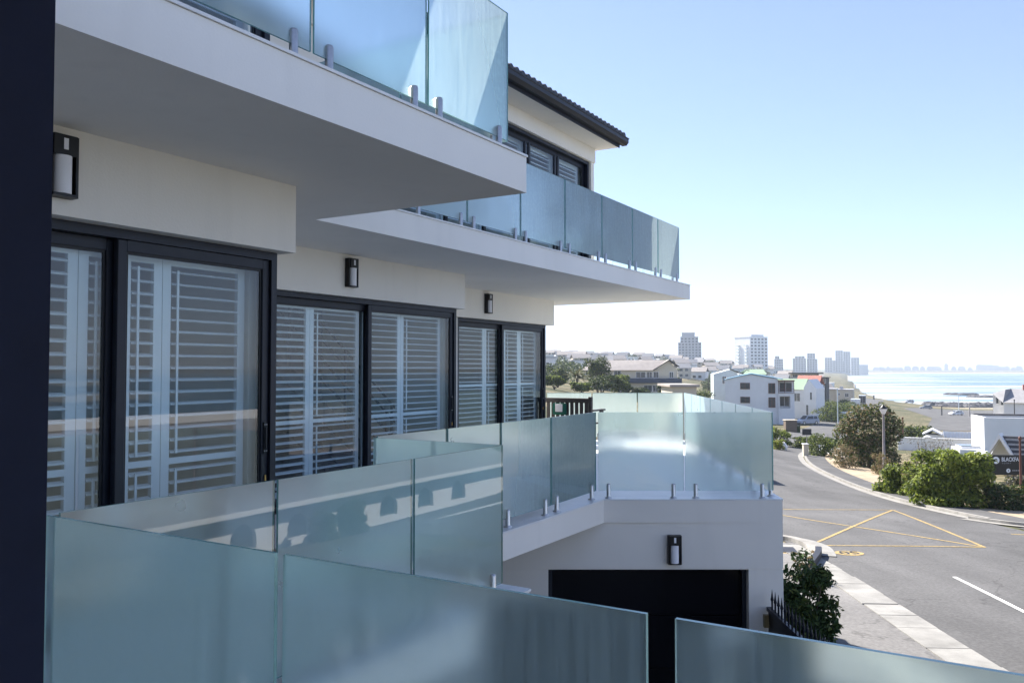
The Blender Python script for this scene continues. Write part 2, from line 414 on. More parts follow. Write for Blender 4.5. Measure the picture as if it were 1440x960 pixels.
# balcony slabs of the upper storey
slab_a = part('balcony_slab', ['soffit'], lambda q: q.box(-9.2, -3.06, -6.0, 5.28, ZS, ZT))
slab_b = part('balcony_slab', ['soffit'], lambda q: q.box(-9.2, -5.20, 5.281, 15.2, ZS, ZT))
for sl_, (a0, a1, fx) in ((slab_a, (-6.0, 5.285, -3.06)), (slab_b, (5.285, 15.21, -5.20))):     # drip groove shadow line and tiled edge
    q = MB(); q.box(fx - 0.10, fx + 0.012, a0 + 0.002, a1, ZT + 0.002, ZT + 0.018); q.build('edge_tile', 'tile', sl_)
part('porch_shade_slab', ['soffit'], lambda q: q.box(-2.6, 2.9, -4.2, 1.45, ZS + 0.1, ZT + 0.1))  # unseen roof over the viewer, stretched forward to shade the near glass
part('porch_shade_wall', ['plaster'], lambda q: q.box(-2.85, 3.2, -2.4, -2.2, ZF, ZS + 0.099))  # unseen wall behind the camera, added to darken the near glass
# lintels over the doors (lower storey)
for (xf, y0, y1) in ((-4.36, -6.0, 4.23), (-6.50, 4.24, 9.50), (-7.55, 9.51, 14.10)):
    part('door_lintel', ['plaster'], lambda q: q.box(xf - 0.42, xf, y0, y1, 0.82, ZS))
# walls
part('wall', ['plaster'], lambda q: q.box(-4.75, -4.42, -6.0, 1.72, ZF, 0.815))
part('wall', ['plaster'], lambda q: q.box(-9.0, -4.63, 4.05, 4.15, ZF, ZS - 0.002))
part('wall', ['plaster'], lambda q: q.box(-6.90, -6.56, 4.16, 5.80, ZF, 0.815))
part('wall', ['plaster'], lambda q: q.box(-9.0, -6.73, 9.30, 9.40, ZF, ZS - 0.002))
part('wall', ['plaster'], lambda q: q.box(-7.95, -7.60, 9.41, 10.90, ZF, 0.815))
part('wall', ['plaster'], lambda q: q.box(-12.0, -7.78, 13.92, 14.06, ZF, ZS - 0.002))
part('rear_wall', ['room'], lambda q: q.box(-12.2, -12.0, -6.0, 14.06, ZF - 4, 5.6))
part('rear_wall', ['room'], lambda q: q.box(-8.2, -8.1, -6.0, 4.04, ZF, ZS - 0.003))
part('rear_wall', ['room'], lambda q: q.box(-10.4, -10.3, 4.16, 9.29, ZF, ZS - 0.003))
part('gable_wall', ['plaster'], lambda q: q.box(-12.0, -4.6, -6.3, -6.01, ground_b, 5.2))
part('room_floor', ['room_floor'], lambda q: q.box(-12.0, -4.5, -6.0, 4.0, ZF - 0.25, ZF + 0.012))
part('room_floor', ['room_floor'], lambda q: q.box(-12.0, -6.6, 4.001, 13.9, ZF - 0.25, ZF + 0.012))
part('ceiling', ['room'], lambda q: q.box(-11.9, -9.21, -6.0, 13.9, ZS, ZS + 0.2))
# lower balcony slabs
part('balcony_slab', ['plaster'], lambda q: q.box(-4.8, -2.86, -6.0, 4.97, ZF - 0.27, ZF - 0.018))
part('balcony_slab', ['plaster'], lambda q: q.box(-2.859, 3.2, -6.0, 1.80, ZF - 0.27, ZF - 0.018))
part('floor_tiles', ['tile'], lambda q: q.box(-4.42, -2.85, -6.0, 4.98, ZF - 0.017, ZF))
part('floor_tiles', ['tile'], lambda q: q.box(-2.849, 3.21, -6.0, 1.81, ZF - 0.017, ZF))
def w2b(x, y): return (x * math.cos(A) - y * math.sin(A), x * math.sin(A) + y * math.cos(A))
def b2w(X, Y): return (X * math.cos(A) + Y * math.sin(A), -X * math.sin(A) + Y * math.cos(A))
P0, P1, P2, P3 = (1.03, 9.62), (3.14, 9.62), (3.69, 17.42), (-2.6, 17.42)
terr = [(-4.05, 4.975), w2b(*P0), w2b(*P1), w2b(*P2), w2b(*P3), (-12.0, 14.07), (-7.6, 14.07), (-7.6, 9.45), (-6.55, 9.45), (-6.55, 4.975)]
terr[1] = (-4.05, terr[1][1])
part('terrace_slab', ['plaster'], lambda q: q.prism(terr, ZF - 0.27, ZF - 0.018))
cx_, cy_ = -5.2, 10.0
terr2 = [(x + 0.006 * (1 if x > cx_ else -1), y) for x, y in terr]
part('floor_tiles', ['tile'], lambda q: q.prism(terr2, ZF - 0.017, ZF))
# garage storey under the terrace (turned square to the street)
def wprism(q, x0, x1, y0, y1, z0, z1, mi=0):
    q.prism([w2b(x0, y0), w2b(x1, y0), w2b(x1, y1), w2b(x0, y1)], z0, z1, mi)
zb = -5.4
ztop = ZF - 0.27
def garage(q):
    wprism(q, -2.4, 0.42, 9.62, 9.86, zb, -2.333)
    wprism(q, 2.74, 3.14, 9.62, 9.86, zb, -2.333)
    wprism(q, -2.4, 3.14, 9.62, 9.86, -2.32, ztop)
    wprism(q, -2.39, 3.13, 9.63, 9.86, -2.333, -2.32)       # shadow groove at lintel height
garage_wall = part('garage_wall', ['plaster'], garage)
part('terrace_side_wall', ['plaster'], lambda q: q.prism([w2b(3.14, 9.861), w2b(3.69, 17.42), w2b(3.45, 17.42), w2b(2.90, 9.861)], zb - 0.6, ztop))
part('terrace_rear_wall', ['plaster'], lambda q: wprism(q, -2.6, 3.449, 17.2, 17.42, zb - 0.6, ztop))
gd = part('garage_door', ['gloss_black'], lambda q: [wprism(q, 0.425, 2.735, 9.80, 9.83, zb + 0.02 + 0.62 * k, zb + 0.02 + 0.62 * k + 0.612) for k in range(5)])
for xt in (0.421, 2.69):
    q = MB(); wprism(q, xt, xt + 0.049, 9.72, 9.80, zb, -2.34); q.build('door_track', 'alu', gd)
part('garage_return_wall', ['plaster'], lambda q: q.box(-4.7, -4.45, -6.0, 4.9, ground_b, ZF - 0.271))
part('basement_wall', ['plaster'], lambda q: q.box(-7.2, -6.9, 4.6, 12.5, ground_b, ZF - 0.271))

# the dark post beside the camera
post = MB(); post.prism([(-1.32, 1.32), (-0.786, 1.40), (-0.858, 1.52), (-1.39, 1.44)], ZF, ZS + 0.099)
post.thing('porch_post', ['navy_post'], 'dark navy metal post rising past the corner of the frosted glass rail', 'post', FW, (-1.05, 1.42, ZF))

# ---- sliding doors
def sliding_door(xf, y0, y1, z0, z1, muls, handle=True, blind=False):
    """frame face at x = xf; muls = mullion (start, end) pairs"""
    f = MB()
    f.box(xf - 0.15, xf, y0, y1, z1 - 0.055, z1); f.box(xf - 0.15, xf, y0, y1, z0, z0 + 0.04)
    f.box(xf - 0.15, xf, y0, y0 + 0.05, z0 + 0.04, z1 - 0.055); f.box(xf - 0.15, xf, y1 - 0.05, y1, z0 + 0.04, z1 - 0.055)
    fr = f.build('sliding_door', 'alu', apt)
    bays = []; s = y0 + 0.05
    for a, b_ in muls: bays.append((s, b_ - 0.045 if True else a)); s = a + 0.045
    bays.append((s, y1 - 0.05))
    for i, (a, b_) in enumerate(bays):
        xo = xf - 0.022 if (i % 2 == len(bays) % 2 - 1 or len(bays) == 2 and i == 1) else xf - 0.082
        zz0, zz1 = z0 + 0.042, z1 - 0.057
        q = MB(); st = 0.062
        q.box(xo - 0.045, xo, a + 0.001, a + st, zz0, zz1, bev=0.004); q.box(xo - 0.045, xo, b_ - st, b_ - 0.001, zz0, zz1, bev=0.004)
        q.box(xo - 0.044, xo - 0.001, a + st, b_ - st, zz1 - 0.065, zz1); q.box(xo - 0.044, xo - 0.001, a + st, b_ - st, zz0, zz0 + 0.075)
        q.box(xo - 0.030, xo - 0.012, a + st, b_ - st, zz1 - 0.083, zz1 - 0.065, 1); q.box(xo - 0.030, xo - 0.012, a + st, a + st + 0.014, zz0 + 0.075, zz1 - 0.083, 1)
        q.box(xo - 0.030, xo - 0.012, b_ - st - 0.014, b_ - st, zz0 + 0.075, zz1 - 0.083, 1)
        q.build('sash', ['alu', 'alu_dark'], fr)
        g_ = MB(); g_.box(xo - 0.026, xo - 0.018, a + st + 0.002, b_ - st - 0.002, zz0 + 0.07, zz1 - 0.07); g_.build('pane', 'pane', fr)
    if handle:
        q = MB(); yh = y1 - 0.05 - 0.031; zh = z0 + 1.02
        q.box(xf - 0.021, xf - 0.012, yh - 0.014, yh + 0.014, zh - 0.11, zh + 0.11, 1)
        q.box(xf - 0.012, xf - 0.003, yh - 0.006, yh + 0.006, zh - 0.075, zh + 0.075, 1)
        for dz in (-0.092, 0.092):
            for dy in (-0.009, 0.009): q.sphere((xf - 0.012, yh + dy, zh + dz), 0.0055, 4, 0)
        q.build('handle', ['steel', 'alu_dark'], fr)
        if 'brass' not in M: M['brass'] = pm('brass', (0.5, 0.32, 0.12), 0.35, metal=1.0)
        q = MB(); q.cyl(xf - 0.016, yh + 0.003, zh - 0.30, zh - 0.26, 0.007, 8); q.build('lock', 'brass', fr)
    return fr
sliding_door(-4.47, 1.75, 4.16, ZF + 0.01, 0.817, [(2.90, 3.02)])
sliding_door(-6.58, 5.85, 9.41, ZF + 0.01, 0.817, [(7.55, 7.72)])
sliding_door(-7.64, 10.95, 13.92, ZF + 0.01, 0.817, [(12.32, 12.46)])

# ---- plantation shutters behind the panes
def blade(width):
    q = MB(); d, h = 0.032, 0.007
    prof = [(-d, 0), (-d * 0.6, h), (d * 0.6, h), (d, 0), (d * 0.6, -h), (-d * 0.6, -h)]
    q.extr(prof, 'y', 0, width); return q.mesh('louvre', 'shutter')
def shutter(xp, y0, y1, label, group, z0=ZF + 0.06, z1=0.76, mid=-0.60, tilt=15, pitch=0.0765):
    th = thing('louvre_shutter', label, 'shutter', FB, (xp, (y0 + y1) / 2, z0), group)
    st = 0.06; lr_ = random.Random(int(y0 * 100)); tilt += lr_.uniform(-5, 7)
    for ya in (y0, y1 - st):
        q = MB(); q.box(xp - 0.016, xp + 0.016, ya, ya + st, z0, z1); q.build('stile', 'shutter', th)
    rl_ = [(z1 - 0.10, z1), (z0, z0 + 0.12)]; rails = [(z0 + 0.12, z1 - 0.10)]
    if mid is not None: rl_.append((mid - 0.02, mid + 0.02)); rails = [(z0 + 0.12, mid - 0.02), (mid + 0.02, z1 - 0.10)]
    for za, zc in rl_:
        q = MB(); q.box(xp - 0.0155, xp + 0.0155, y0 + st, y1 - st, za, zc); q.build('rail', 'shutter', th)
    me = blade(y1 - y0 - 2 * st - 0.004)
    for a, b_ in rails:
        n = max(1, int((b_ - a) / pitch)); p = (b_ - a) / n
        for k in range(n):
            inst(me, 'louvre', th, (xp, y0 + st + 0.002, a + p * (k + 0.5)), (0, R(tilt + lr_.gauss(0, 1.6)), 0))
        q = MB(); q.box(xp + 0.030, xp + 0.040, y0 + st + 0.03, y0 + st + 0.045, a + 0.03, b_ - 0.03); q.build('tilt_rod', 'shutter', th)
    return th
GS = 'shutters behind the balcony doors'
for (a, b_, s) in ((1.84, 2.37, 'white louvred shutter behind the pane beside the navy porch post'), (2.375, 2.795, 'white louvred shutter leaf next to the navy porch post'),
                   (2.80, 3.07, 'narrow white louvred shutter leaf behind the mullion of the door beside the navy post'), (3.075, 3.355, 'narrow white shutter leaf on the hinge side of the pane beside the navy post'),
                   (3.36, 4.02, 'wide white louvred shutter behind the pane with the barrel lock, door beside the navy post')):
    shutter(-4.66, a, b_, s, GS)
for (a, b_, s) in ((5.93, 6.775, 'white louvred shutter with a dark stair showing through, half hidden by the first door frame'), (6.78, 7.60, 'white louvred shutter left of the mullion of the middle sliding door'),
                   (7.66, 8.395, 'white louvred shutter right of the mullion of the middle sliding door'), (8.40, 9.27, 'white louvred shutter at the handle end of the middle sliding door')):
    shutter(-6.77, a, b_, s, GS)
for (a, b_, s) in ((11.10, 12.02, 'white louvred shutter in the left pane of the far sliding door beside the bench'), (12.025, 12.60, 'narrow white shutter leaf at the mullion of the far sliding door beside the bench'),
                   (12.66, 13.20, 'white louvred shutter right of the mullion of the far sliding door beside the bench'), (13.205, 13.84, 'white louvred shutter nearest the bench, far sliding door')):
    shutter(-7.83, a, b_, s, GS, mid=-0.3)

# ---- steel stair in the middle flat, seen between the louvres
M['stair'] = pm('dark_stair_steel', (0.02, 0.022, 0.028), 0.5, 0.1, 6)
stt = thing('staircase', 'dark steel staircase with sloping rails inside the middle sliding door', 'staircase', FB, (-7.75, 7.4, ZF))
ya, za, yb, zc = 5.4, 1.28, 9.0, ZF + 0.02
for xs_ in (-7.35, -8.25):
    q = MB(); q.add([(xs_ - 0.03, ya, za), (xs_ + 0.03, ya, za), (xs_ + 0.03, yb, zc), (xs_ - 0.03, yb, zc), (xs_ - 0.03, ya, za - 0.24), (xs_ + 0.03, ya, za - 0.24), (xs_ + 0.03, yb - 0.3, zc), (xs_ - 0.03, yb - 0.3, zc)], [(0, 1, 2, 3), (4, 7, 6, 5), (0, 3, 7, 4), (1, 5, 6, 2), (0, 4, 5, 1), (3, 2, 6, 7)]); q.build('stringer', 'stair', stt)
tr_m = MB().box(-0.41, 0.41, -0.14, 0.14, -0.02, 0.02).mesh('tread', 'stair')
for k in range(13):
    f = (k + 0.7) / 13.5; inst(tr_m, 'tread', stt, (-7.8, ya + (yb - ya) * f, za + (zc - za) * f - 0.05))
for dz in (0.25, 0.5, 0.75, 0.95):
    q = MB(); q.tube([(-7.33, ya, min(za + dz, ZS - 0.01)), (-7.33, ya + max(0, (za + dz - ZS + 0.01)) * (yb - ya) / (za - zc), min(za + dz, ZS - 0.01)), (-7.33, yb, zc + dz)], 0.018, 6); q.build('hand_rail', 'stair', stt)
for f in (0.45, 0.72, 0.98):
    y_, z_ = ya + (yb - ya) * f, za + (zc - za) * f; q = MB(); q.tube([(-7.33, y_, z_ - 0.06), (-7.33, y_, min(z_ + 0.95, ZS - 0.012))], 0.02, 6); q.build('baluster', 'stair', stt)
# ---- upper storey
part('upper_wall', ['plaster'], lambda q: q.box(-12.0, -6.69, 13.97, 14.10, ZT + 0.001, 4.139))
part('upper_lintel', ['plaster'], lambda q: q.box(-7.05, -6.66, 4.3, 14.10, 3.87, 4.139))
part('upper_wall', ['plaster'], lambda q: q.box(-12.0, -4.75, 4.02, 4.12, ZT + 0.001, 4.139))
part('upper_lintel', ['plaster'], lambda q: q.box(-5.1, -4.40, -6.0, 4.22, 3.87, 4.139))
part('upper_wall', ['plaster'], lambda q: q.box(-7.0, -6.70, 4.3, 7.0, ZT + 0.001, 3.869))
part('upper_wall', ['plaster'], lambda q: q.box(-4.8, -4.50, -6.0, 1.6, ZT + 0.001, 3.869))
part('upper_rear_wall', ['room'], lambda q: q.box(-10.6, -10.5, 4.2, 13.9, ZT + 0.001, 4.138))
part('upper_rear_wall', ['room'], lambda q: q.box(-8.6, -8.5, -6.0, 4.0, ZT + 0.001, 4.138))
sliding_door(-6.72, 7.05, 13.94, ZT + 0.02, 3.868, [(8.16, 8.32), (9.40, 9.56), (10.40, 10.56), (11.64, 11.92), (12.68, 12.95)], handle=False)
sliding_door(-4.52, 1.65, 4.12, ZT + 0.02, 3.868, [(2.84, 3.0)], handle=False)
GU = 'shutters behind the upper balcony doors'
for i, (a, b_) in enumerate(((7.2, 8.2), (8.25, 9.45), (9.5, 10.45), (10.5, 11.75), (11.80, 12.80), (12.86, 13.84))):
    shutter(-6.93, a, b_, ['white shutter in the upper storey door behind blue glass, hidden end', 'white shutter in the upper storey door above the middle lamp', 'white shutter in the upper storey door behind the balcony slab tip',
                           'white shutter in the first upper storey window beside the clear glass corner', 'white shutter in the middle upper storey window under the eaves', 'white shutter in the last upper storey window under the roof end'][i],
            GU, z0=ZT + 0.06, z1=3.80, mid=None, tilt=35)
for i, (a, b_) in enumerate(((1.75, 2.85), (2.95, 4.03))):
    shutter(-4.72, a, b_, ['white shutter in the topmost door above the first lintel', 'white shutter at the end of the topmost door above the first lintel'][i], GU, z0=ZT + 0.06, z1=3.80, mid=None, tilt=20)

# roofs: fascia, gutter, boxed soffit, ribs of tile
def roof(xe, y0, y1, ze, rise, xr):
    """eave at x = xe running along y, ridge at xr"""
    q = MB(); q.box(xr, xe - 0.021, y0, y1, ze, ze + 0.012); sf = q.build('eaves_soffit', 'plaster', apt)
    q = MB(); q.box(xe - 0.02, xe, y0, y1 + 0.002, ze - 0.008, ze + 0.16); q.build('fascia_board', 'alu', sf)
    for yj in np.arange(y1 - 2.0, y0, -2.4):
        q = MB(); q.box(xe - 0.45, xe - 0.03, yj - 0.008, yj + 0.008, ze - 0.004, ze - 0.001); q.build('cover_strip', 'soffit', sf)
    gp = [(xe + 0.002, ze + 0.045), (xe + 0.085, ze + 0.045), (xe + 0.13, ze + 0.095), (xe + 0.13, ze + 0.155), (xe + 0.145, ze + 0.165), (xe + 0.145, ze + 0.175), (xe + 0.118, ze + 0.175), (xe + 0.118, ze + 0.10), (xe + 0.08, ze + 0.06), (xe + 0.002, ze + 0.06)]
    q = MB(); q.extr(gp, 'y', y0, y1 + 0.12); 
    q.extr([(xe + 0.002, ze + 0.046), (xe + 0.085, ze + 0.046), (xe + 0.129, ze + 0.096), (xe + 0.129, ze + 0.17), (xe + 0.002, ze + 0.17)], 'y', y1 + 0.112, y1 + 0.118)
    q.build('gutter', 'alu', sf)
    sl = rise / (xe - xr)
    top = lambda x: ze + 0.17 + (xe + 0.06 - x) * sl
    q = MB()
    q.add([(xe + 0.06, y0, top(xe + 0.06)), (xe + 0.06, y1 + 0.03, top(xe + 0.06)), (xr, y1 + 0.03, top(xr)), (xr, y0, top(xr)),
           (2 * xr - xe, y1 + 0.03, ze), (2 * xr - xe, y0, ze), (xe - 0.03, y0, ze + 0.013), (xe - 0.03, y1 + 0.03, ze + 0.013)], [(0, 1, 2, 3), (3, 2, 4, 5), (1, 7, 4, 2), (0, 3, 5, 6)])
    rf = q.build('roof', 'roof', apt)
    q = MB(); yy = y0
    while yy < y1 + 0.03:                                     # rolls of the tiles, lapped course on course
        for k in range(14):
            xa, xb = xe + 0.125 - k * 0.34, xe + 0.125 - (k + 1) * 0.34 - 0.02
            ns = 5
            vs = []
            for (xx, zz) in ((xa, 0.022), (xb, 0.0)):
                for j in range(ns + 1):
                    an = math.pi * j / ns
                    vs.append((xx, yy + 0.060 * math.cos(an), top(xx) + 0.02 + zz + 0.062 * math.sin(an)))
            q.add(vs, [(j, j + 1, ns + 2 + j, ns + 1 + j) for j in range(ns)] + [tuple(range(ns + 1))], 0, False)
        yy += 0.17
    q.build('tile_rolls', 'roof', rf, kind='stuff')
    q = MB()                                                   # barge tiles down the gable end
    for k in range(14):
        xa, xb = xe + 0.06 - k * 0.34, xe + 0.06 - (k + 1) * 0.34 - 0.03
        q.tube([(xa, y1 + 0.03, top(xa) + 0.03), (xb, y1 + 0.03, top(xb) + 0.012)], [0.085, 0.07], 8)
    q.build('barge_tile', 'roof', rf)
    return rf
roof(-6.21, 4.3, 14.22, 4.14, 1.55, -10.8)
roof(-4.02, -6.0, 5.05, 4.14, 1.55, -9.0)

# ---- glass balustrades
def spigot_mesh():
    q = MB()
    q.lathe(0, 0, [(0.042, 0.0), (0.042, 0.008), (0.026, 0.012), (0.0235, 0.02), (0.0235, 0.155), (0.019, 0.166), (0.004, 0.170)], 14)
    return q.mesh('spigot', 'steel')
SPG = spigot_mesh()
def balustrade(label, frame, base, runs, zb_, zt_, group='frosted glass balustrades', film='film'):
    """runs: lists of joints [(x, y), ...] in order with the outside on the RIGHT of the walk; spigots near each panel end"""
    th = thing('glass_balustrade', label, 'balustrade', frame, base, group)
    for pts, ends in runs:
        for i in range(len(pts) - 1):
            a, b_ = Vector((*pts[i], 0)), Vector((*pts[i + 1], 0))
            d = (b_ - a); L = d.length; d.normalize(); n = Vector((d.y, -d.x, 0))      # n: outward
            g = 0.012; a2, b2 = a + d * g, b_ - d * g; T = 0.006
            q = MB(); vs = []
            for z in (zb_ + 0.085, zt_):
                for p in (a2 + n * T, b2 + n * T, b2 - n * T, a2 - n * T): vs.append((p.x, p.y, z))
            q.add(vs, [(0, 1, 5, 4), (2, 3, 7, 6), (1, 2, 6, 5), (3, 0, 4, 7), (4, 5, 6, 7), (3, 2, 1, 0)]); q.mi = [0, 1, 2, 2, 2, 2]
            gp = q.build('glass_panel', ['clear', film, 'edge'], th)
            for s in ([0.13, L - 0.13] if ends is None else ends):
                p = a + d * s
                inst(SPG, 'spigot', th, (p.x, p.y, zb_))
    return th
# film is on the inner side: walk with the outside on the right
balustrade('frosted glass rail standing on the topmost slab, cut by the picture top', FB, (-3.14, 2, ZT + 0.018),
           [([(-3.14, y) for y in (5.15, 4.16, 3.15, 2.15, 1.15, 0.15, -0.85)][::-1], None), ([(-3.14, 5.15), (-4.15, 5.15), (-5.15, 5.15)], None)], ZT + 0.018, 2.62)
balustrade('blue frosted glass rail on the far upper slab below the tiled eaves', FB, (-5.28, 10, ZT + 0.018),
           [([(-5.28, y) for y in (6.72, 7.76, 8.96, 10.18, 11.40, 12.59, 13.74, 14.83)], None), ([(-5.28, 14.83), (-6.0, 14.83), (-6.65, 14.83)], None)], ZT + 0.018, 2.63, film='film')
balustrade('frosted glass rail running from the navy post past the first sliding door, mirroring a villa', FB, (-2.93, 3, ZF),
           [([(-2.93, 1.70), (-2.93, 2.73), (-2.93, 3.76), (-2.93, 4.74)], None), ([(-2.93, 4.75), (-4.08, 4.75)], None)], ZF, -0.52)
balustrade('near dark teal frosted glass rail across the foreground with a bare gap between two panels', FB, (-1, 1.66, ZF),
           [([(2.9, 1.66), (1.75, 1.66), (0.62, 1.66)], None), ([(0.62, 1.66), (-0.615, 1.66)], None), ([(-1.765, 1.66), (-2.93, 1.66)], None), ([(-0.655, 1.66), (-1.755, 1.66)], None)], ZF, -0.52)
wj = lambda *p: [w2b(*k) for k in p]
balustrade('frosted glass rail round the terrace over the garage, standing on steel spigots', FB, (-4.13, 8, ZF),
           [([(-4.13, 4.85), (-4.13, 5.77), (-4.13, 6.64), (-4.13, 7.64), w2b(0.985, 9.70)], None),
            (wj((1.0, 9.70), (2.02, 9.70), (3.06, 9.70)), None),
            (wj((3.065, 9.72), (3.145, 10.80), (3.22, 11.88), (3.30, 12.96), (3.375, 14.04), (3.45, 15.12), (3.53, 16.20), (3.60, 17.27)), None),
            (wj((3.58, 17.28), (2.62, 17.28), (1.67, 17.28), (0.72, 17.28), (-0.23, 17.28), (-1.18, 17.28), (-2.1, 17.28)), None)], ZF, -0.52, film='film_bright')

# ---- wall lamps
def wall_lamp(frame, pos, nrm_axis, label):
    """local: plate in the y-z plane, facing +x"""
    fr = frame @ Matrix.Translation(pos) @ (Matrix.Identity(4) if nrm_axis == 'x' else Matrix.Rotation(-math.pi / 2, 4, 'Z'))
    th = bpy.data.objects.new('wall_lamp', None); COL.objects.link(th); th.matrix_world = fr; ORI[th.name] = Vector((0, 0, 0))
    tag(th, label, 'wall lamp', 'black wall lamps with white shades')
    q = MB(); q.box(0, 0.012, -0.078, 0.078, -0.165, 0.165, bev=0.003); q.box(0.012, 0.07, -0.078, -0.064, -0.165, 0.165); q.box(0.012, 0.07, 0.064, 0.078, -0.165, 0.165)
    q.box(0.012, 0.082, -0.0635, 0.0635, 0.055, 0.164); q.box(0.012, 0.082, -0.0635, 0.0635, -0.164, -0.15); q.build('housing', 'black', th)
    q = MB(); q.cyl(0.048, 0, -0.149, 0.054, 0.047, 20); q.build('lamp_shade', 'lamp_white', th)
    q = MB(); q.box(0.082, 0.085, -0.012, 0.012, 0.085, 0.145); q.build('sensor_window', 'lamp_white', th)
    return th
wall_lamp(FB, (-4.36, 2.50, 1.075), 'x', 'black wall lamp with white shade half hidden by the navy post')
wall_lamp(FB, (-6.50, 7.145, 1.09), 'x', 'black wall lamp with white shade above the middle sliding door')
wall_lamp(FB, (-7.55, 11.69, 1.08), 'x', 'small black wall lamp above the far sliding door')
wall_lamp(FW, (1.875, 9.62, -2.095), 'y', 'black wall lamp with white shade on the wall above the garage door')

# ---- terrace bench, its back to the camera
XE, YB = -6.93, 14.42
bn = thing('garden_bench', 'dark slatted wooden garden bench on the terrace beside the far sliding door', 'bench', FB, (XE - 0.7, YB + 0.3, ZF))
for za, zc in ((0.84, 0.93), (0.43, 0.49)):
    q = MB(); q.box(XE - 1.44, XE - 0.036, YB - 0.022, YB + 0.022, ZF + za, ZF + zc, bev=0.005); q.build('back_rail', 'bench', bn)
sm = MB().box(-0.036, 0.036, -0.009, 0.009, 0, 0.352).mesh('slat', M['bench'])
for k in range(13): inst(sm, 'back_slat', bn, (XE - 0.09 - k * 0.104, YB, ZF + 0.489))
for x in (XE, XE - 1.48):
    q = MB(); q.box(x - 0.035, x + 0.035, YB - 0.035, YB + 0.035, ZF, ZF + 0.96, bev=0.006); q.build('leg', 'bench', bn)
    q = MB(); q.box(x - 0.035, x + 0.035, YB + 0.46, YB + 0.53, ZF, ZF + 0.675, bev=0.006); q.build('leg', 'bench', bn)
    q = MB(); q.box(x - 0.045, x + 0.045, YB + 0.036, YB + 0.60, ZF + 0.676, ZF + 0.708, bev=0.006); q.build('armrest', 'bench', bn)
st_ = MB().box(-1.46, -0.02, -0.04, 0.04, 0, 0.025).mesh('slat', M['bench'])
for k in range(5): inst(st_, 'seat_slat', bn, (XE, YB + 0.08 + k * 0.095, ZF + 0.42))
M['towel'] = pm('green_cushion_cloth', (0.02, 0.12, 0.09), 0.9, 0.15, 10); 
cu_ = thing('cushion', 'small green and white cushion leaning on the bench back', 'cushion', FB, (XE - 0.62, YB - 0.05, ZF + 0.62))
q = MB(); q.box(XE - 0.80, XE - 0.50, YB - 0.075, YB - 0.024, ZF + 0.60, ZF + 0.83, bev=0.02); q.build('cover', 'towel', cu_)
q = MB(); q.box(XE - 0.73, XE - 0.57, YB - 0.082, YB - 0.0755, ZF + 0.66, ZF + 0.81, bev=0.003); q.build('white_patch', 'lamp_white', cu_)

# ================================================================== STREETS
def asphalt(name, col):
    m, t, o = newmat(name); b = N(t, 'ShaderNodeBsdfPrincipled'); b.inputs['Roughness'].default_value = 0.92; b.inputs['Specular IOR Level'].default_value = 0.2
    g = N(t, 'ShaderNodeNewGeometry')
    def nz(scale, sc, detail, dist=0.0):
        mp = N(t, 'ShaderNodeMapping'); mp.inputs['Scale'].default_value = sc; mp.inputs['Rotation'].default_value = (0, 0, R(8)); t.links.new(g.outputs['Position'], mp.inputs[0])
        n = N(t, 'ShaderNodeTexNoise'); n.inputs['Scale'].default_value = scale; n.inputs['Detail'].default_value = detail; n.inputs['Distortion'].default_value = dist; t.links.new(mp.outputs[0], n.inputs['Vector']); return n.outputs['Fac']
    def rng(src, lo, hi, t0, t1):
        q = N(t, 'ShaderNodeMapRange'); q.inputs['From Min'].default_value = lo; q.inputs['From Max'].default_value = hi; q.inputs['To Min'].default_value = t0; q.inputs['To Max'].default_value = t1; t.links.new(src, q.inputs['Value']); return q.outputs[0]
    def mul(p_, q_):
        n = N(t, 'ShaderNodeMath', operation='MULTIPLY'); t.links.new(p_, n.inputs[0]); t.links.new(q_, n.inputs[1]); return n.outputs[0]
    vo = N(t, 'ShaderNodeTexVoronoi'); vo.feature = 'DISTANCE_TO_EDGE'; vo.inputs['Scale'].default_value = 0.22
    wn = N(t, 'ShaderNodeTexNoise'); wn.inputs['Scale'].default_value = 0.7; wn.inputs['Detail'].default_value = 6; t.links.new(g.outputs['Position'], wn.inputs['Vector'])
    wv = N(t, 'ShaderNodeVectorMath', operation='MULTIPLY_ADD'); wv.inputs[1].default_value = (3, 3, 3); t.links.new(wn.outputs['Color'], wv.inputs[0]); t.links.new(g.outputs['Position'], wv.inputs[2]); t.links.new(wv.outputs[0], vo.inputs['Vector'])
    f = mul(mul(rng(nz(0.22, (1, 1, 1), 7, 0.6), 0.32, 0.7, 0.80, 1.18), rng(nz(1.0, (0.9, 0.10, 1), 5), 0.35, 0.7, 1.08, 0.84)), mul(rng(nz(16, (1, 1, 1), 3), 0.3, 0.7, 0.82, 1.18), rng(vo.outputs['Distance'], 0.0, 0.012, 0.72, 1.0)))
    vm = N(t, 'ShaderNodeVectorMath', operation='SCALE'); vm.inputs[0].default_value = col; t.links.new(f, vm.inputs['Scale']); t.links.new(vm.outputs[0], b.inputs['Base Color'])
    bp = N(t, 'ShaderNodeBump'); bp.inputs['Strength'].default_value = 0.4; bp.inputs['Distance'].default_value = 0.01; t.links.new(nz(40, (1, 1, 1), 3), bp.inputs['Height']); t.links.new(bp.outputs[0], b.inputs['Normal'])
    t.links.new(b.outputs[0], o.inputs[0]); return m
M['asphalt'] = asphalt('asphalt', (0.115, 0.112, 0.110))
M['asphalt_dark'] = pm('footway_asphalt', (0.105, 0.102, 0.10), 0.92, 0.2, 0.6, 0.3, 30, world=True, spec=0.2, detail=8)
M['concrete'] = pm('pale_concrete', (0.245, 0.236, 0.218), 0.9, 0.3, 1.4, 0.3, 25, world=True, detail=9)
M['paving'] = asphalt('grey_paving', (0.175, 0.168, 0.162))
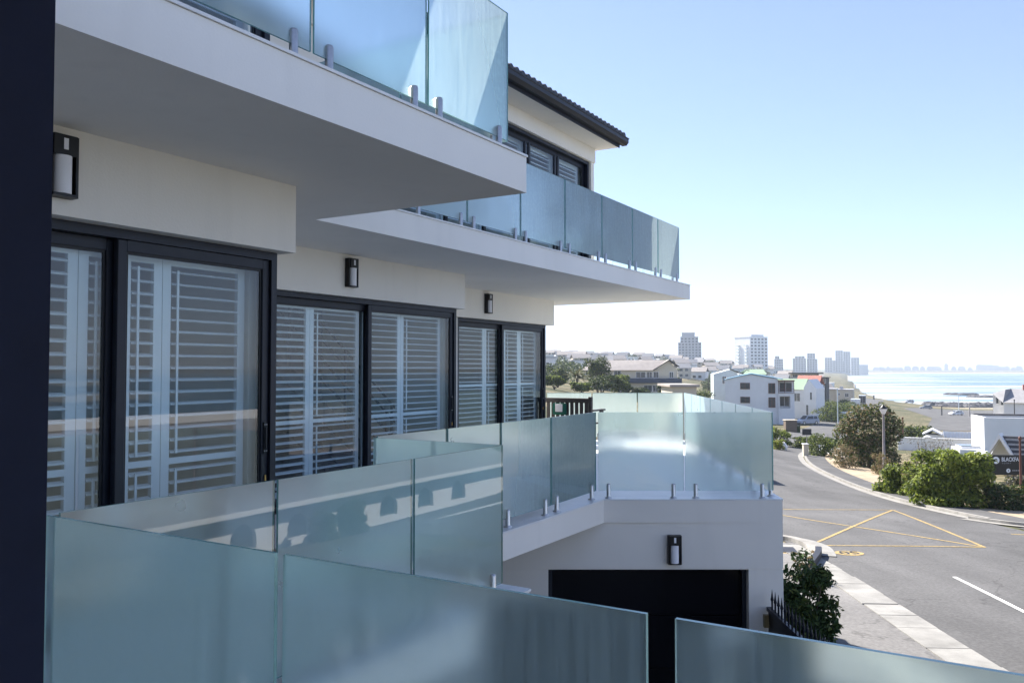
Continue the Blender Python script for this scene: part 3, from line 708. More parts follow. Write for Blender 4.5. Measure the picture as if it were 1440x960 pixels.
M['sandy'] = pm('sandy_verge', (0.36, 0.28, 0.19), 0.95, 0.3, 0.9, 0.5, 12, world=True, detail=9)
M['kerb'] = pm('kerb_concrete', (0.27, 0.255, 0.23), 0.9, 0.25, 2.2, 0.3, 20, world=True, detail=8)
M['yellow'] = pm('worn_yellow_paint', (0.15, 0.125, 0.085), 0.8, 0.22, 9, world=True, detail=10, col2=(0.50, 0.34, 0.10))
M['white_line'] = pm('white_road_paint', (0.72, 0.71, 0.68), 0.8, 0.15, 4, world=True, detail=9)
M['dark_iron'] = pm('dark_iron', (0.02, 0.022, 0.03), 0.6, 0.2, 6)

def catmull(pts, n=8):
    pts = [Vector((*p, 0)) for p in pts]; out = []
    for i in range(len(pts) - 1):
        p0, p1, p2, p3 = pts[max(i - 1, 0)], pts[i], pts[i + 1], pts[min(i + 2, len(pts) - 1)]
        for k in range(n):
            t_ = k / n
            out.append(0.5 * ((2 * p1) + (p2 - p0) * t_ + (2 * p0 - 5 * p1 + 4 * p2 - p3) * t_ ** 2 + (3 * p1 - p0 - 3 * p2 + p3) * t_ ** 3))
    out.append(pts[-1]); return out
def offset(line, o):
    res = []
    for i, p in enumerate(line):
        d = (line[min(i + 1, len(line) - 1)] - line[max(i - 1, 0)]).normalized()
        res.append(p + Vector((d.y, -d.x, 0)) * (o[i] if isinstance(o, list) else o))     # + is to the right of the walk
    return res
def ribbon(name, left, right, mat, dz, nx=6, thick=0.0, kind='structure'):
    """a sheet between two lines laid on the terrain, dz above it"""
    q = MB(); n = len(left); vs = []
    for a, b_ in zip(left, right):
        for k in range(nx + 1):
            p = a.lerp(b_, k / nx); vs.append((p.x, p.y, gz(p.x, p.y) + dz))
    fs = [(i * (nx + 1) + k, i * (nx + 1) + k + 1, (i + 1) * (nx + 1) + k + 1, (i + 1) * (nx + 1) + k) for i in range(n - 1) for k in range(nx)]
    q.add(vs, fs, 0, True)
    if thick > 0:
        for side in (0, nx):
            k0 = len(q.v)
            q.add([vs[i * (nx + 1) + side] for i in range(n)] + [(vs[i * (nx + 1) + side][0], vs[i * (nx + 1) + side][1], vs[i * (nx + 1) + side][2] - thick) for i in range(n)],
                  [(i, i + 1, n + i + 1, n + i) for i in range(n - 1)])
    base = vs[0]
    o_ = q.thing(name, mat, None, None, FW, base); o_['kind'] = kind; return o_
def sheet(name, poly, mat, dz, res=1.2):
    """filled polygon draped on the terrain"""
    bm = bmesh.new(); f = bm.faces.new([bm.verts.new((x, y, 0)) for x, y in poly])
    xs = [p[0] for p in poly]; ys = [p[1] for p in poly]
    for ax, lo, hi in ((0, min(xs), max(xs)), (1, min(ys), max(ys))):
        t_ = lo + res
        while t_ < hi:
            nrm = (1, 0, 0) if ax == 0 else (0, 1, 0); co = (t_, 0, 0) if ax == 0 else (0, t_, 0)
            bmesh.ops.bisect_plane(bm, geom=bm.verts[:] + bm.edges[:] + bm.faces[:], plane_co=co, plane_no=nrm); t_ += res
    for v_ in bm.verts: v_.co.z = gz(v_.co.x, v_.co.y) + dz
    bm.verts.index_update(); q = MB()
    q.add([v_.co[:] for v_ in bm.verts], [[v_.index for v_ in f.verts] for f in bm.faces], 0, True); bm.free()
    o_ = q.thing(name, mat, None, None, FW, q.v[0]); o_['kind'] = 'structure'; return o_

CL = catmull([(11.2, -30), (11.4, 0), (11.6, 11), (12.3, 20), (12.9, 28), (13.2, 36), (14.3, 47), (16.0, 57), (18.4, 66), (22, 76), (29, 91), (37, 106), (58, 149), (81, 198), (114, 267), (152, 350), (190, 432)], 10)
HW = 4.25
ribbon('road', offset(CL, -HW - 0.1), offset(CL, HW + 0.1), 'asphalt', 0.030, 7)
sheet('side_street', [(17.0, 14), (17.6, 29), (22, 27.2), (30, 25.5), (60, 22), (60, 12), (28, 13.5)], 'asphalt', 0.026)
sheet('side_street', [(9.2, 26.4), (9.9, 33.5), (-16, 36), (-16, 29)], 'asphalt', 0.026)
# pale concrete gutters both sides, far footway, sandy verge
i0 = [i for i, p in enumerate(CL) if p.y > 27.5][0]; i1 = [i for i, p in enumerate(CL) if p.y > 95][0]; ia = [i for i, p in enumerate(CL) if p.y > 4][0]; ib = [i for i, p in enumerate(CL) if p.y > 25.2][0]
ir = [i for i, p in enumerate(CL) if p.y > 31][0]
ribbon('gutter', offset(CL, HW)[ir:i1], offset(CL, HW + 0.42)[ir:i1], 'kerb', 0.045, 2)
ribbon('kerb', offset(CL, HW + 0.50)[ir:i1], offset(CL, HW + 0.66)[ir:i1], 'kerb', 0.14, 1, 0.2)
ribbon('pavement', offset(CL, HW + 0.66)[ir:i1], offset(CL, HW + 2.1)[ir:i1], 'asphalt_dark', 0.125, 3)
ribbon('verge', offset(CL, HW + 2.1)[ir:i1], offset(CL, HW + 4.6)[ir:i1], 'sandy', 0.10, 4)
turn = catmull([(17.2, 31.4), (18.2, 29.3), (21, 28.1), (30, 26.3), (60, 22.8)], 8)
ribbon('gutter', offset(turn, 0.35), offset(turn, -0.07), 'kerb', 0.045, 2)
ribbon('kerb', offset(turn, -0.10), offset(turn, -0.28), 'kerb', 0.14, 1, 0.2)
ribbon('pavement', offset(turn, -0.28), offset(turn, -1.7), 'asphalt_dark', 0.125, 3)
gl_, gr_ = offset(CL, -HW - 0.62)[ia:ib], offset(CL, -HW + 0.12)[ia:ib]
ng = ribbon('near_gutter', gl_, gr_, 'paving', 0.036, 3)
rnd = random.Random(5); acc = []; 
for k in range(len(gl_) - 1):
    n_ = max(1, round((gl_[k + 1] - gl_[k]).length / 0.30))
    acc += [(gl_[k].lerp(gl_[k + 1], j / n_), gr_[k].lerp(gr_[k + 1], j / n_)) for j in range(n_)]
i = 0
while i < len(acc) - 4:                                    # cast slabs, each about a metre, slightly out of line
    n_ = rnd.choice((3, 3, 4)); seg = acc[i:i + n_ + 1]; i += n_
    if len(seg) < 2: break
    sh_ = rnd.uniform(-0.03, 0.03); hz_ = rnd.uniform(0.050, 0.066); q = MB(); top = []
    for a, b_ in seg:
        for t_ in (0.02 + sh_, 0.5, 0.98 + sh_): p_ = a.lerp(b_, t_); top.append((p_.x, p_.y, gz(p_.x, p_.y) + hz_))
    d0 = Vector(top[3]) - Vector(top[0]); d0.normalize()
    for j in range(3):
        top[j] = tuple(Vector(top[j]) + d0 * 0.012); top[-3 + j] = tuple(Vector(top[-3 + j]) - d0 * 0.012)
    m_ = len(seg); vs = top + [(x, y, z - 0.06) for x, y, z in top]; o3 = 3 * m_
    fs = [(r * 3 + c, r * 3 + c + 1, r * 3 + c + 4, r * 3 + c + 3) for r in range(m_ - 1) for c in range(2)]
    ed = [r * 3 for r in range(m_)]; ed2 = [r * 3 + 2 for r in range(m_)]
    for L_ in (ed, ed2, [0, 1, 2], [o3 - 3, o3 - 2, o3 - 1]): fs += [(a, b_, b_ + o3, a + o3) for a, b_ in zip(L_, L_[1:])]
    q.add(vs, fs); q.build('gutter_slab', 'concrete', ng)
ribbon('near_pavement', offset(CL, -HW - 4.6)[ia:ib], offset(CL, -HW - 0.62)[ia:ib], 'paving', 0.050, 5)
sheet('forecourt', [(-12, 9.86), (5.0, 9.86), (5.0, 24), (-12, 24)], 'paving', 0.024)
sheet('driveway', [(-9, -8), (3.6, -8), (3.6, 9.6), (-9, 9.6)], 'paving', 0.024)
arc = catmull([(2.5, 26.6), (6.0, 26.5), (8.3, 26.0), (8.75, 24.7), (8.45, 23.2), (8.05, 22.2), (7.45, 21.0)], 8)
ribbon('corner_kerb', offset(arc, 0.16), offset(arc, -0.10), 'kerb', 0.15, 1, 0.22)
ribbon('gutter', offset(arc, -0.10)[:36], offset(arc, -0.55)[:36], 'concrete', 0.052, 2)
ce = MB(); k_ = offset(arc, -0.115)[34:]; 
def vert_strip(line, z0, z1, w_):
    q = MB()
    for a, b_ in zip(line, line[1:]):
        d = (b_ - a).normalized(); n_ = Vector((-d.y, d.x, 0)) * w_
        q.add([(a.x, a.y, gz(a.x, a.y) + z0), (b_.x, b_.y, gz(b_.x, b_.y) + z0), (b_.x, b_.y, gz(b_.x, b_.y) + z1), (a.x, a.y, gz(a.x, a.y) + z1),
               (a.x + n_.x, a.y + n_.y, gz(a.x, a.y) + z0), (b_.x + n_.x, b_.y + n_.y, gz(b_.x, b_.y) + z0), (b_.x + n_.x, b_.y + n_.y, gz(b_.x, b_.y) + z1), (a.x + n_.x, a.y + n_.y, gz(a.x, a.y) + z1)],
              [(0, 1, 2, 3), (5, 4, 7, 6), (3, 2, 6, 7), (0, 3, 7, 4), (1, 5, 6, 2)])
    return q
vert_strip(offset(arc, -0.02)[32:], 0.0, 0.24, 0.16).thing('planter_edge', 'dark_iron', 'low curved black planter edge at the street corner beside the leafy tree', 'planter edge', FW, (8.0, 22.2, gz(8, 22.2)))
sheet('side_lane', [(4, 93), (32, 86.5), (46, 112), (49, 118), (44, 121), (34, 97), (4, 104)], 'asphalt_dark', 0.03)
sheet('driveway', [(13.6, 70), (20, 84), (25.5, 90), (28, 87), (21.2, 75.6), (17.6, 67)], 'paving', 0.02)
pk = [(88, 176), (106, 181), (130, 196), (165, 258), (192, 330), (163, 330), (142, 300), (118, 232)]
sheet('car_park', pk, 'asphalt', 0.06, 6)

# painted markings
def stripe(pts, wd, mat, name, dz=0.036):
    ln = []
    for (a, b_) in zip(pts, pts[1:]):
        a, b_ = Vector((*a, 0)), Vector((*b_, 0)); n = max(2, int((b_ - a).length / 0.8))
        ln += [a.lerp(b_, k / n) for k in range(n)]
    ln.append(Vector((*pts[-1], 0)))
    return ribbon(name, offset(ln, -wd / 2), offset(ln, wd / 2), mat, dz, 1)
for pts in ([(9.0, 34.0), (15.74, 34.25)], [(15.74, 34.25), (13.8, 24.24)], [(13.8, 24.24), (8.85, 24.63)], [(8.85, 24.63), (8.93, 26.3)], [(15.74, 34.25), (8.85, 24.63)], [(10.2, 32.6), (13.8, 24.24)]):
    stripe(pts, 0.11, 'yellow', 'box_junction_line', 0.036 + random.random() * 0.006)
stripe([(16.31, 27.12), (17.6, 26.9)], 0.12, 'yellow', 'road_marking')
stripe([(10.56, 19.85), (10.12, 16.4)], 0.10, 'white_line', 'road_marking')
stripe([(11.6, 41.5), (12.4, 45.5)], 0.10, 'white_line', 'road_marking')
stripe([(9.9, 12.6), (9.8, 9)], 0.10, 'white_line', 'road_marking')
# round speed roundel painted on the road
cxy = (9.42, 23.23); q = MB(); n = 28
vs = [(cxy[0] + 0.40 * math.cos(2 * math.pi * k / n), cxy[1] + 0.40 * math.sin(2 * math.pi * k / n)) for k in range(n)]
q.add([(x, y, gz(x, y) + 0.038) for x, y in vs], [tuple(range(n))]); q.thing('road_roundel', 'yellow', None, None, FW, (*cxy, gz(*cxy)))['kind'] = 'structure'
def text_mesh(body, size, mat, name, ext=0.002, bold=0.0):
    cu_ = bpy.data.curves.new(name, 'FONT'); cu_.body = body; cu_.size = size; cu_.extrude = ext; cu_.offset = bold
    cu_.align_x = 'LEFT'; cu_.resolution_u = 3
    to = bpy.data.objects.new('tmp', cu_); COL.objects.link(to)
    bpy.context.view_layer.update()
    me = bpy.data.meshes.new_from_object(to.evaluated_get(bpy.context.evaluated_depsgraph_get()))
    bpy.data.objects.remove(to); me.materials.clear(); me.materials.append(M[mat]); me.name = name
    return me
tm = text_mesh('50', 0.58, 'dark_iron', 'painted_numerals', 0.001)
to_ = bpy.data.objects.new('painted_numerals', tm); COL.objects.link(to_); to_['kind'] = 'structure'
to_.matrix_world = FW @ Matrix.Translation((cxy[0] + 0.31, cxy[1] + 0.20, gz(*cxy) + 0.049)) @ Matrix.Rotation(math.pi, 4, 'Z') @ Matrix.Rotation(R(0.0), 4, 'X')

# ================================================================== SEA
m, t, o = newmat('sea_water_with_surf')
g = N(t, 'ShaderNodeNewGeometry'); sx = N(t, 'ShaderNodeSeparateXYZ'); t.links.new(g.outputs['Position'], sx.inputs[0])
def math_(op, a, b_=None):
    n = N(t, 'ShaderNodeMath', operation=op)
    for i, x in enumerate((a, b_)):
        if x is None: continue
        if isinstance(x, (int, float)): n.inputs[i].default_value = x
        else: t.links.new(x, n.inputs[i])
    return n.outputs[0]
off = math_('SUBTRACT', sx.outputs['X'], math_('MULTIPLY', sx.outputs['Y'], 0.41))       # metres off the long beach
mp = N(t, 'ShaderNodeMapping'); mp.inputs['Rotation'].default_value = (0, 0, R(-12)); mp.inputs['Scale'].default_value = (0.0024, 0.0095, 1)
t.links.new(g.outputs['Position'], mp.inputs[0])
nz = N(t, 'ShaderNodeTexNoise'); nz.inputs['Scale'].default_value = 1.0; nz.inputs['Detail'].default_value = 9; nz.inputs['Roughness'].default_value = 0.62; nz.inputs['Distortion'].default_value = 0.5
t.links.new(mp.outputs[0], nz.inputs['Vector'])
th_ = N(t, 'ShaderNodeMapRange'); th_.inputs['From Min'].default_value = 0; th_.inputs['From Max'].default_value = 200; th_.inputs['To Min'].default_value = 0.42; th_.inputs['To Max'].default_value = 0.565
t.links.new(off, th_.inputs['Value'])
fo = N(t, 'ShaderNodeMapRange'); fo.inputs['From Min'].default_value = -0.03; fo.inputs['From Max'].default_value = 0.05
t.links.new(math_('SUBTRACT', nz.outputs['Fac'], th_.outputs[0]), fo.inputs['Value'])
wb = N(t, 'ShaderNodeBsdfPrincipled'); wb.inputs['Base Color'].default_value = (0.06, 0.14, 0.19, 1); wb.inputs['Roughness'].default_value = 0.28
bn2 = N(t, 'ShaderNodeTexNoise'); bn2.inputs['Scale'].default_value = 0.16; bn2.inputs['Detail'].default_value = 8
mp2 = N(t, 'ShaderNodeMapping'); mp2.inputs['Scale'].default_value = (0.5, 1.6, 1); t.links.new(g.outputs['Position'], mp2.inputs[0]); t.links.new(mp2.outputs[0], bn2.inputs['Vector'])
bp = N(t, 'ShaderNodeBump'); bp.inputs['Strength'].default_value = 0.5; bp.inputs['Distance'].default_value = 1.0
t.links.new(bn2.outputs['Fac'], bp.inputs['Height']); t.links.new(bp.outputs[0], wb.inputs['Normal'])
fb = N(t, 'ShaderNodeBsdfDiffuse'); fb.inputs[0].default_value = (0.36, 0.385, 0.40, 1)
mx = N(t, 'ShaderNodeMixShader'); t.links.new(fo.outputs[0], mx.inputs[0]); t.links.new(wb.outputs[0], mx.inputs[1]); t.links.new(fb.outputs[0], mx.inputs[2])
t.links.new(mx.outputs[0], o.inputs[0]); M['sea'] = m
q = MB(); q.add([(-500, 300, -20), (150, 300, -20), (150, -6400, -20), (6500, -6400, -20), (6500, 6500, -20), (-500, 6500, -20)], [(0, 1, 4, 5), (1, 2, 3, 4)])
tag(q.thing('sea', 'sea', None, None, FW, (200, 600, -20)), kind='structure')

# ================================================================== FOLIAGE
def leafmat(name, c1, c2, tr=0.25):
    m, t, o = newmat(name)
    g = N(t, 'ShaderNodeNewGeometry'); rp = N(t, 'ShaderNodeMix', data_type='RGBA')
    rp.inputs['A'].default_value = c4(c1); rp.inputs['B'].default_value = c4(c2)
    t.links.new(g.outputs['Random Per Island'], rp.inputs['Factor'])
    b = N(t, 'ShaderNodeBsdfPrincipled'); b.inputs['Roughness'].default_value = 0.55; b.inputs['Specular IOR Level'].default_value = 0.25
    tl = N(t, 'ShaderNodeBsdfTranslucent'); mx = N(t, 'ShaderNodeMixShader'); mx.inputs[0].default_value = tr
    t.links.new(rp.outputs['Result'], b.inputs['Base Color']); t.links.new(rp.outputs['Result'], tl.inputs[0])
    t.links.new(b.outputs[0], mx.inputs[1]); t.links.new(tl.outputs[0], mx.inputs[2]); t.links.new(mx.outputs[0], o.inputs[0])
    M[name] = m
leafmat('leaf_bright', (0.15, 0.205, 0.028), (0.30, 0.34, 0.06), 0.45)
leafmat('leaf_mid', (0.06, 0.095, 0.02), (0.14, 0.16, 0.04), 0.35)
leafmat('leaf_dark', (0.022, 0.042, 0.014), (0.055, 0.08, 0.022))
leafmat('leaf_dry', (0.19, 0.15, 0.07), (0.34, 0.25, 0.15), 0.35)
leafmat('leaf_grey', (0.07, 0.075, 0.06), (0.15, 0.145, 0.11))
leafmat('leaf_glossy', (0.025, 0.050, 0.016), (0.06, 0.10, 0.028), 0.15)
M['bark'] = pm('bark', (0.11, 0.085, 0.065), 0.95, 0.3, 8, 0.5, 40)
def crown(lobes, n, size, mats, wts, seed, inner=0.25, long=1.6):
    """leaf-sized bent faces spread through a set of ellipsoid clumps"""
    rnd = random.Random(seed); q = MB(); vol = [l[3] * l[4] * l[5] for l in lobes]; tot = sum(v_ ** 0.67 for v_ in vol)
    for l, v_ in zip(lobes, vol):
        for _ in range(int(n * v_ ** 0.67 / tot)):
            d = Vector((rnd.gauss(0, 1), rnd.gauss(0, 1), rnd.gauss(0, 1))).normalized()
            if d.z < -0.6: d.z *= -0.5
            r = rnd.uniform(inner, 1.0) ** 0.45 * rnd.uniform(0.88, 1.10)
            c = Vector((l[0] + d.x * l[3] * r, l[1] + d.y * l[4] * r, l[2] + d.z * l[5] * r))
            nrm = (d * 0.7 + Vector((rnd.uniform(-1, 1), rnd.uniform(-1, 1), rnd.uniform(-0.2, 1.2)))).normalized()
            a = nrm.cross(Vector((rnd.uniform(-1, 1), rnd.uniform(-1, 1), rnd.uniform(-1, 1)))).normalized(); b_ = nrm.cross(a)
            s = size * rnd.uniform(0.6, 1.35); w_ = s / long
            k = rnd.choices(range(len(mats)), wts)[0]
            q.add([c - a * s * 0.5, c + b_ * w_ * 0.5 + nrm * s * 0.06, c + a * s * 0.5 - nrm * s * 0.12, c - b_ * w_ * 0.5 + nrm * s * 0.06], [(0, 1, 2, 3)], k)
    return q
def lobes_in(w_, d_, h, z0, k, seed, lo=0.32, hi=0.55):
    """overlapping clumps filling w x d x h; without a trunk they reach the ground"""
    rnd = random.Random(seed); L = [(0, 0, z0 + h * 0.48, w_ * 0.38, d_ * 0.38, h * 0.46)]
    for i in range(k):
        a = 2 * math.pi * (i + rnd.uniform(-0.3, 0.3)) * 0.618; r = rnd.uniform(0.45, 0.78); f = rnd.uniform(lo, hi) * 0.5
        zz = rnd.uniform(0.30, 0.84) if z0 > 0 else rnd.uniform(0.16, 0.80)
        L.append((math.cos(a) * r * w_ * 0.5, math.sin(a) * r * d_ * 0.5, z0 + h * zz, w_ * f, d_ * f, h * f * 0.9))
    if z0 <= 0:
        for i in range(5):
            a = 2 * math.pi * (i + 0.3) / 5; L.append((math.cos(a) * 0.27 * w_, math.sin(a) * 0.27 * d_, h * 0.14, w_ * 0.24, d_ * 0.24, h * 0.17))
    return L
def plant(name, label, cat, u, d, wpx, hpx, n, leaf, mats, wts, seed, group=None, k=9, stems=5, depth=1.0, base=None, dz=0.0, trunk_h=0.0, inner=0.25, long=1.6, lo=0.32, hi=0.55):
    """bush or tree wpx x hpx photograph pixels large at distance d"""
    p = base if base else G(u, d); mpx = d / FPX; w_, h = wpx * mpx, hpx * mpx
    th = thing(name, label, cat, FW, (p.x, p.y, p.z + dz), group); rnd = random.Random(seed + 5)
    L = lobes_in(w_, w_ * depth, h - trunk_h, trunk_h, k, seed, lo, hi)
    n = int(n * 1.7)
    q = crown([(l[0] + p.x, l[1] + p.y, l[2] + p.z + dz, l[3], l[4], l[5]) for l in L], n, leaf, mats, wts, seed, inner, long)
    q.build('crown' if cat == 'tree' else 'foliage', mats, th)
    q = MB(); b0 = Vector((p.x, p.y, p.z + dz - 0.08))
    tr_ = max(0.02, w_ * 0.018)
    if trunk_h > 0: q.tube([b0, b0 + Vector((w_ * 0.02, 0, trunk_h * 0.6)), b0 + Vector((0, 0, trunk_h + h * 0.25))], [tr_ * 2.2, tr_ * 1.7, tr_ * 1.1], 8)
    for j in range(stems):
        l = L[j % len(L)]; e_ = Vector((p.x + l[0], p.y + l[1], p.z + dz + l[2]))
        s0 = b0 + Vector((0, 0, trunk_h * 0.9)) if trunk_h > 0 else b0 + Vector((l[0] * 0.2, l[1] * 0.2, 0))
        mid = s0.lerp(e_, 0.5) + Vector((0, 0, -0.04 * h)) + Vector((rnd.uniform(-1, 1), rnd.uniform(-1, 1), 0)) * w_ * 0.03
        q.tube([s0, mid, e_], [tr_, tr_ * 0.7, tr_ * 0.3], 6)
    q.build('trunk' if cat == 'tree' else 'stem', 'bark', th, kind='stuff' if trunk_h <= 0 else None)
    return th

# near glossy tree beside the railing
plant('street_tree', 'dark glossy leaved small tree behind the spiked railing by the garage', 'tree', 1143, 14.3, 100, 128, 2700, 0.12, ['leaf_glossy', 'leaf_dark', 'leaf_mid'], [4, 2.5, 1.2], 14, k=22, base=Vector((4.95, 14.2, gz(4.95, 14.2))), long=2.3, lo=0.20, hi=0.38, depth=0.8)
plant('planter_shrub', 'sparse leafy shrub leaning over the curved black planter edge', 'shrub', 1126, 19.5, 44, 52, 150, 0.14, ['leaf_glossy', 'leaf_dry'], [3, 1], 12, k=6, stems=7, base=Vector((6.85, 19.4, gz(6.85, 19.4))), long=2.2)
# verge planting across the road
plant('salt_bush_tree', 'large mixed green and pink brown coastal tree behind the street lamp', 'tree', 1220, 62, 96, 98, 7000, 0.20, ['leaf_mid', 'leaf_dry', 'leaf_dark'], [3, 2.4, 2.0], 21, k=20, dz=-0.1, stems=8, depth=0.8, lo=0.25, hi=0.42)
plant('round_bush', 'big bright green rounded bush beside the black sign', 'bush', 1331, 36.5, 106, 88, 9500, 0.155, ['leaf_bright', 'leaf_mid', 'leaf_dark'], [5, 1.6, 0.5], 22, k=18, depth=0.8, lo=0.28, hi=0.46)
plant('round_bush', 'smaller bright green bush on the sandy verge left of the big rounded one', 'bush', 1254, 42.5, 54, 48, 2600, 0.15, ['leaf_bright', 'leaf_mid', 'leaf_dark'], [3, 2, 0.8], 23, k=12, lo=0.28, hi=0.45)
plant('scrub', 'low dark scrub under the black sign', 'bush', 1416, 35.8, 74, 38, 2400, 0.16, ['leaf_dark', 'leaf_mid', 'leaf_dry'], [3, 1, 0.6], 24, k=9)
plant('round_bush', 'mid green bush filling the gap between the small and the big rounded bush', 'bush', 1286, 41, 50, 54, 2600, 0.16, ['leaf_mid', 'leaf_bright', 'leaf_dry'], [3, 2, 1], 33, k=12, lo=0.28, hi=0.45)
plant('scrub', 'grey dry brush behind the black sign', 'bush', 1430, 47, 50, 34, 1300, 0.18, ['leaf_grey', 'leaf_mid', 'leaf_dry'], [3, 1, 1], 25, k=8)
plant('bare_shrub', 'grey leafless shrub in front of the white garden wall', 'shrub', 1303, 66, 62, 40, 900, 0.16, ['leaf_grey', 'leaf_dry'], [3, 1], 26, k=8, stems=12, long=5)
plant('bare_shrub', 'brown twiggy shrub at the foot of the mixed coastal tree', 'shrub', 1187, 59, 40, 42, 900, 0.15, ['leaf_dry', 'leaf_dark'], [2, 1], 27, k=7, stems=9, long=3)
plant('bare_shrub', 'reddish dry shrub at the foot of the street lamp', 'shrub', 1238, 55, 30, 36, 600, 0.16, ['leaf_dry', 'leaf_mid'], [3, 1], 28, k=6, stems=8, long=3)
plant('hedge_bush', 'rounded green bush behind the white gate pillar', 'bush', 1152, 71, 44, 36, 1500, 0.16, ['leaf_mid', 'leaf_bright', 'leaf_dark'], [3, 1, 2], 29, k=8)
plant('hedge_bush', 'leafy bush at the terrace end of the paved driveway', 'bush', 1097, 84, 36, 26, 1200, 0.2, ['leaf_bright', 'leaf_mid', 'leaf_dark'], [2, 2, 1], 30, k=8)
plant('hedge_bush', 'low yellow green bush in front of the driveway stone', 'bush', 1093, 76, 20, 16, 500, 0.17, ['leaf_bright', 'leaf_dry'], [3, 1], 31, k=5)
for i, (u, d, w_, h, lab) in enumerate([(1128, 84, 34, 18, 'clipped dark hedge bush beside the small signboard'), (1165, 82, 44, 20, 'clipped green hedge bush in front of the low white wall'), (1190, 76, 40, 26, 'green hedge bush touching the mixed coastal tree')]):
    plant('hedge_bush', lab, 'bush', u, d, w_, h, 1300, 0.19, ['leaf_mid', 'leaf_dark', 'leaf_bright'], [2, 3, 1], 40 + i, k=9)
for i, (u, d, w_, h, lab) in enumerate([(1168, 176, 50, 24, 'dark green bush beside the parked silver car'), (1180, 190, 44, 26, 'rounded bush behind the parked silver car, under the white gable'), (1195, 225, 36, 18, 'bush in front of the cream house'), (1160, 205, 40, 26, 'dark bush against the dark timber house'),
                                        (1187, 255, 30, 16, 'low bush at the foot of the cream house'), (1285, 110, 46, 30, 'grey green bush left of the white garden wall'), (1423, 92, 22, 14, 'small bush beside the grey roofed house'), (982, 190, 44, 26, 'dense green bush beside the pale blue house')]):
    plant('coastal_bush', lab, 'bush', u, d, w_, h, 1500, 0.32, ['leaf_dark', 'leaf_mid', 'leaf_bright'], [3, 2, 0.8], 50 + i, k=8)
# trees in front of the long hip-roofed house
for i, (u, d, w_, h, lab) in enumerate([(840, 176, 40, 50, 'tall dark rounded tree in front of the long tiled house'), (845, 163, 46, 26, 'low dark rounded tree below the tall one by the long house'), (873, 166, 34, 30, 'light green tree in front of the long house balcony'),
                                        (784, 186, 34, 24, 'small dark tree beside the far sliding door corner'), (936, 190, 22, 18, 'small rounded bush under the long house balcony'), (897, 166, 34, 16, 'low green bush below the dark balcony band'), (779, 150, 34, 16, 'yellow green bush beside the far sliding door corner'), (818, 150, 30, 13, 'low bush behind the terrace rail by the palm'),
                                        (960, 150, 40, 15, 'low bush behind the terrace rail corner under the long house'), (925, 145, 36, 12, 'dark low bush behind the terrace rail under the gable')]):
    plant('garden_tree', lab, 'tree', u, d, w_, h + 5, 2600, 0.34, ['leaf_dark', 'leaf_mid', 'leaf_bright'], [3.5, 1.6, 0.3] if i not in (2, 6, 7) else [1, 2, 1.5], 70 + i, k=14, trunk_h=0.15, lo=0.28, hi=0.46)
def palm(u, d, h, fr_len, label):
    p = G(u, d); th = thing('palm_tree', label, 'tree', FW, p); rnd = random.Random(int(u))
    q = MB(); q.tube([p + Vector((0, 0, -0.2)), p + Vector((0.1, 0, h * 0.5)), p + Vector((0, 0, h))], [0.32, 0.26, 0.22], 8); q.build('trunk', 'bark', th)
    q = MB()
    for k in range(46):
        a = rnd.uniform(0, 2 * math.pi); up = rnd.uniform(-0.25, 1.1); L_ = fr_len * rnd.uniform(0.75, 1.1); prev = p + Vector((0, 0, h)); dr = Vector((math.cos(a) * math.cos(up), math.sin(a) * math.cos(up), math.sin(up)))
        sd = dr.cross(Vector((0, 0, 1))).normalized()
        for j in range(8):
            nx_ = prev + dr * L_ / 8; dr = (dr + Vector((0, 0, -0.12))).normalized()
            for s in (-1, 1):
                for f in (0, 0.5):
                    b0 = prev.lerp(nx_, f); tip = b0 + sd * s * 0.55 * (1 - j / 10) + dr * 0.35 + Vector((0, 0, -0.15))
                    q.add([b0, b0 + dr * 0.14, tip], [(0, 1, 2)], rnd.choice((0, 1, 1, 2)))
            prev = nx_
    q.build('crown', ['leaf_mid', 'leaf_dark', 'leaf_dry'], th)
palm(811, 172, 3.0, 3.2, 'spiky palm tree left of the tall dark rounded tree')
palm(883, 163, 1.2, 2.2, 'short palm in front of the long tiled house')

# ================================================================== BUILDINGS
M['white_wall'] = pm('white_house_paint', (0.74, 0.74, 0.74), 0.85, 0.05, 0.5)
M['pale_wall'] = pm('pale_blue_house_paint', (0.60, 0.66, 0.67), 0.85, 0.06, 0.5)
M['cream_wall'] = pm('cream_house_paint', (0.56, 0.50, 0.40), 0.85, 0.06, 0.5)
M['grey_wall'] = pm('grey_tower_render', (0.42, 0.42, 0.44), 0.85, 0.08, 0.2)
M['dark_wall'] = pm('dark_timber_cladding', (0.05, 0.05, 0.055), 0.8, 0.2, 1.0)
M['blue_roof'] = pm('pale_blue_roof', (0.22, 0.40, 0.52), 0.6, 0.06, 0.6)
M['green_roof'] = pm('pale_green_roof', (0.26, 0.36, 0.24), 0.7, 0.06, 0.6)
M['red_roof'] = pm('red_tile_roof', (0.40, 0.16, 0.12), 0.8, 0.15, 1.0)
M['tan_roof'] = pm('grey_brown_tile_roof', (0.36, 0.32, 0.29), 0.85, 0.12, 1.2, 0.3, 8)
M['grey_roof'] = pm('grey_slate_roof', (0.27, 0.265, 0.27), 0.8, 0.15, 1.2)
M['dark_slat'] = pm('dark_roof_slat', (0.05, 0.05, 0.055), 0.7, 0.2, 4)
M['grey_slat'] = pm('weathered_grey_batten', (0.30, 0.30, 0.31), 0.8, 0.2, 4)
M['red_frame'] = pm('red_brown_window_frame', (0.13, 0.05, 0.035), 0.6, 0.1, 4)
M['win'] = pm('house_window_glass', (0.035, 0.045, 0.055), 0.08, 0.2, 1, spec=0.6)
M['navy'] = pm('navy_balcony_panel', (0.035, 0.05, 0.085), 0.6, 0.1, 2)
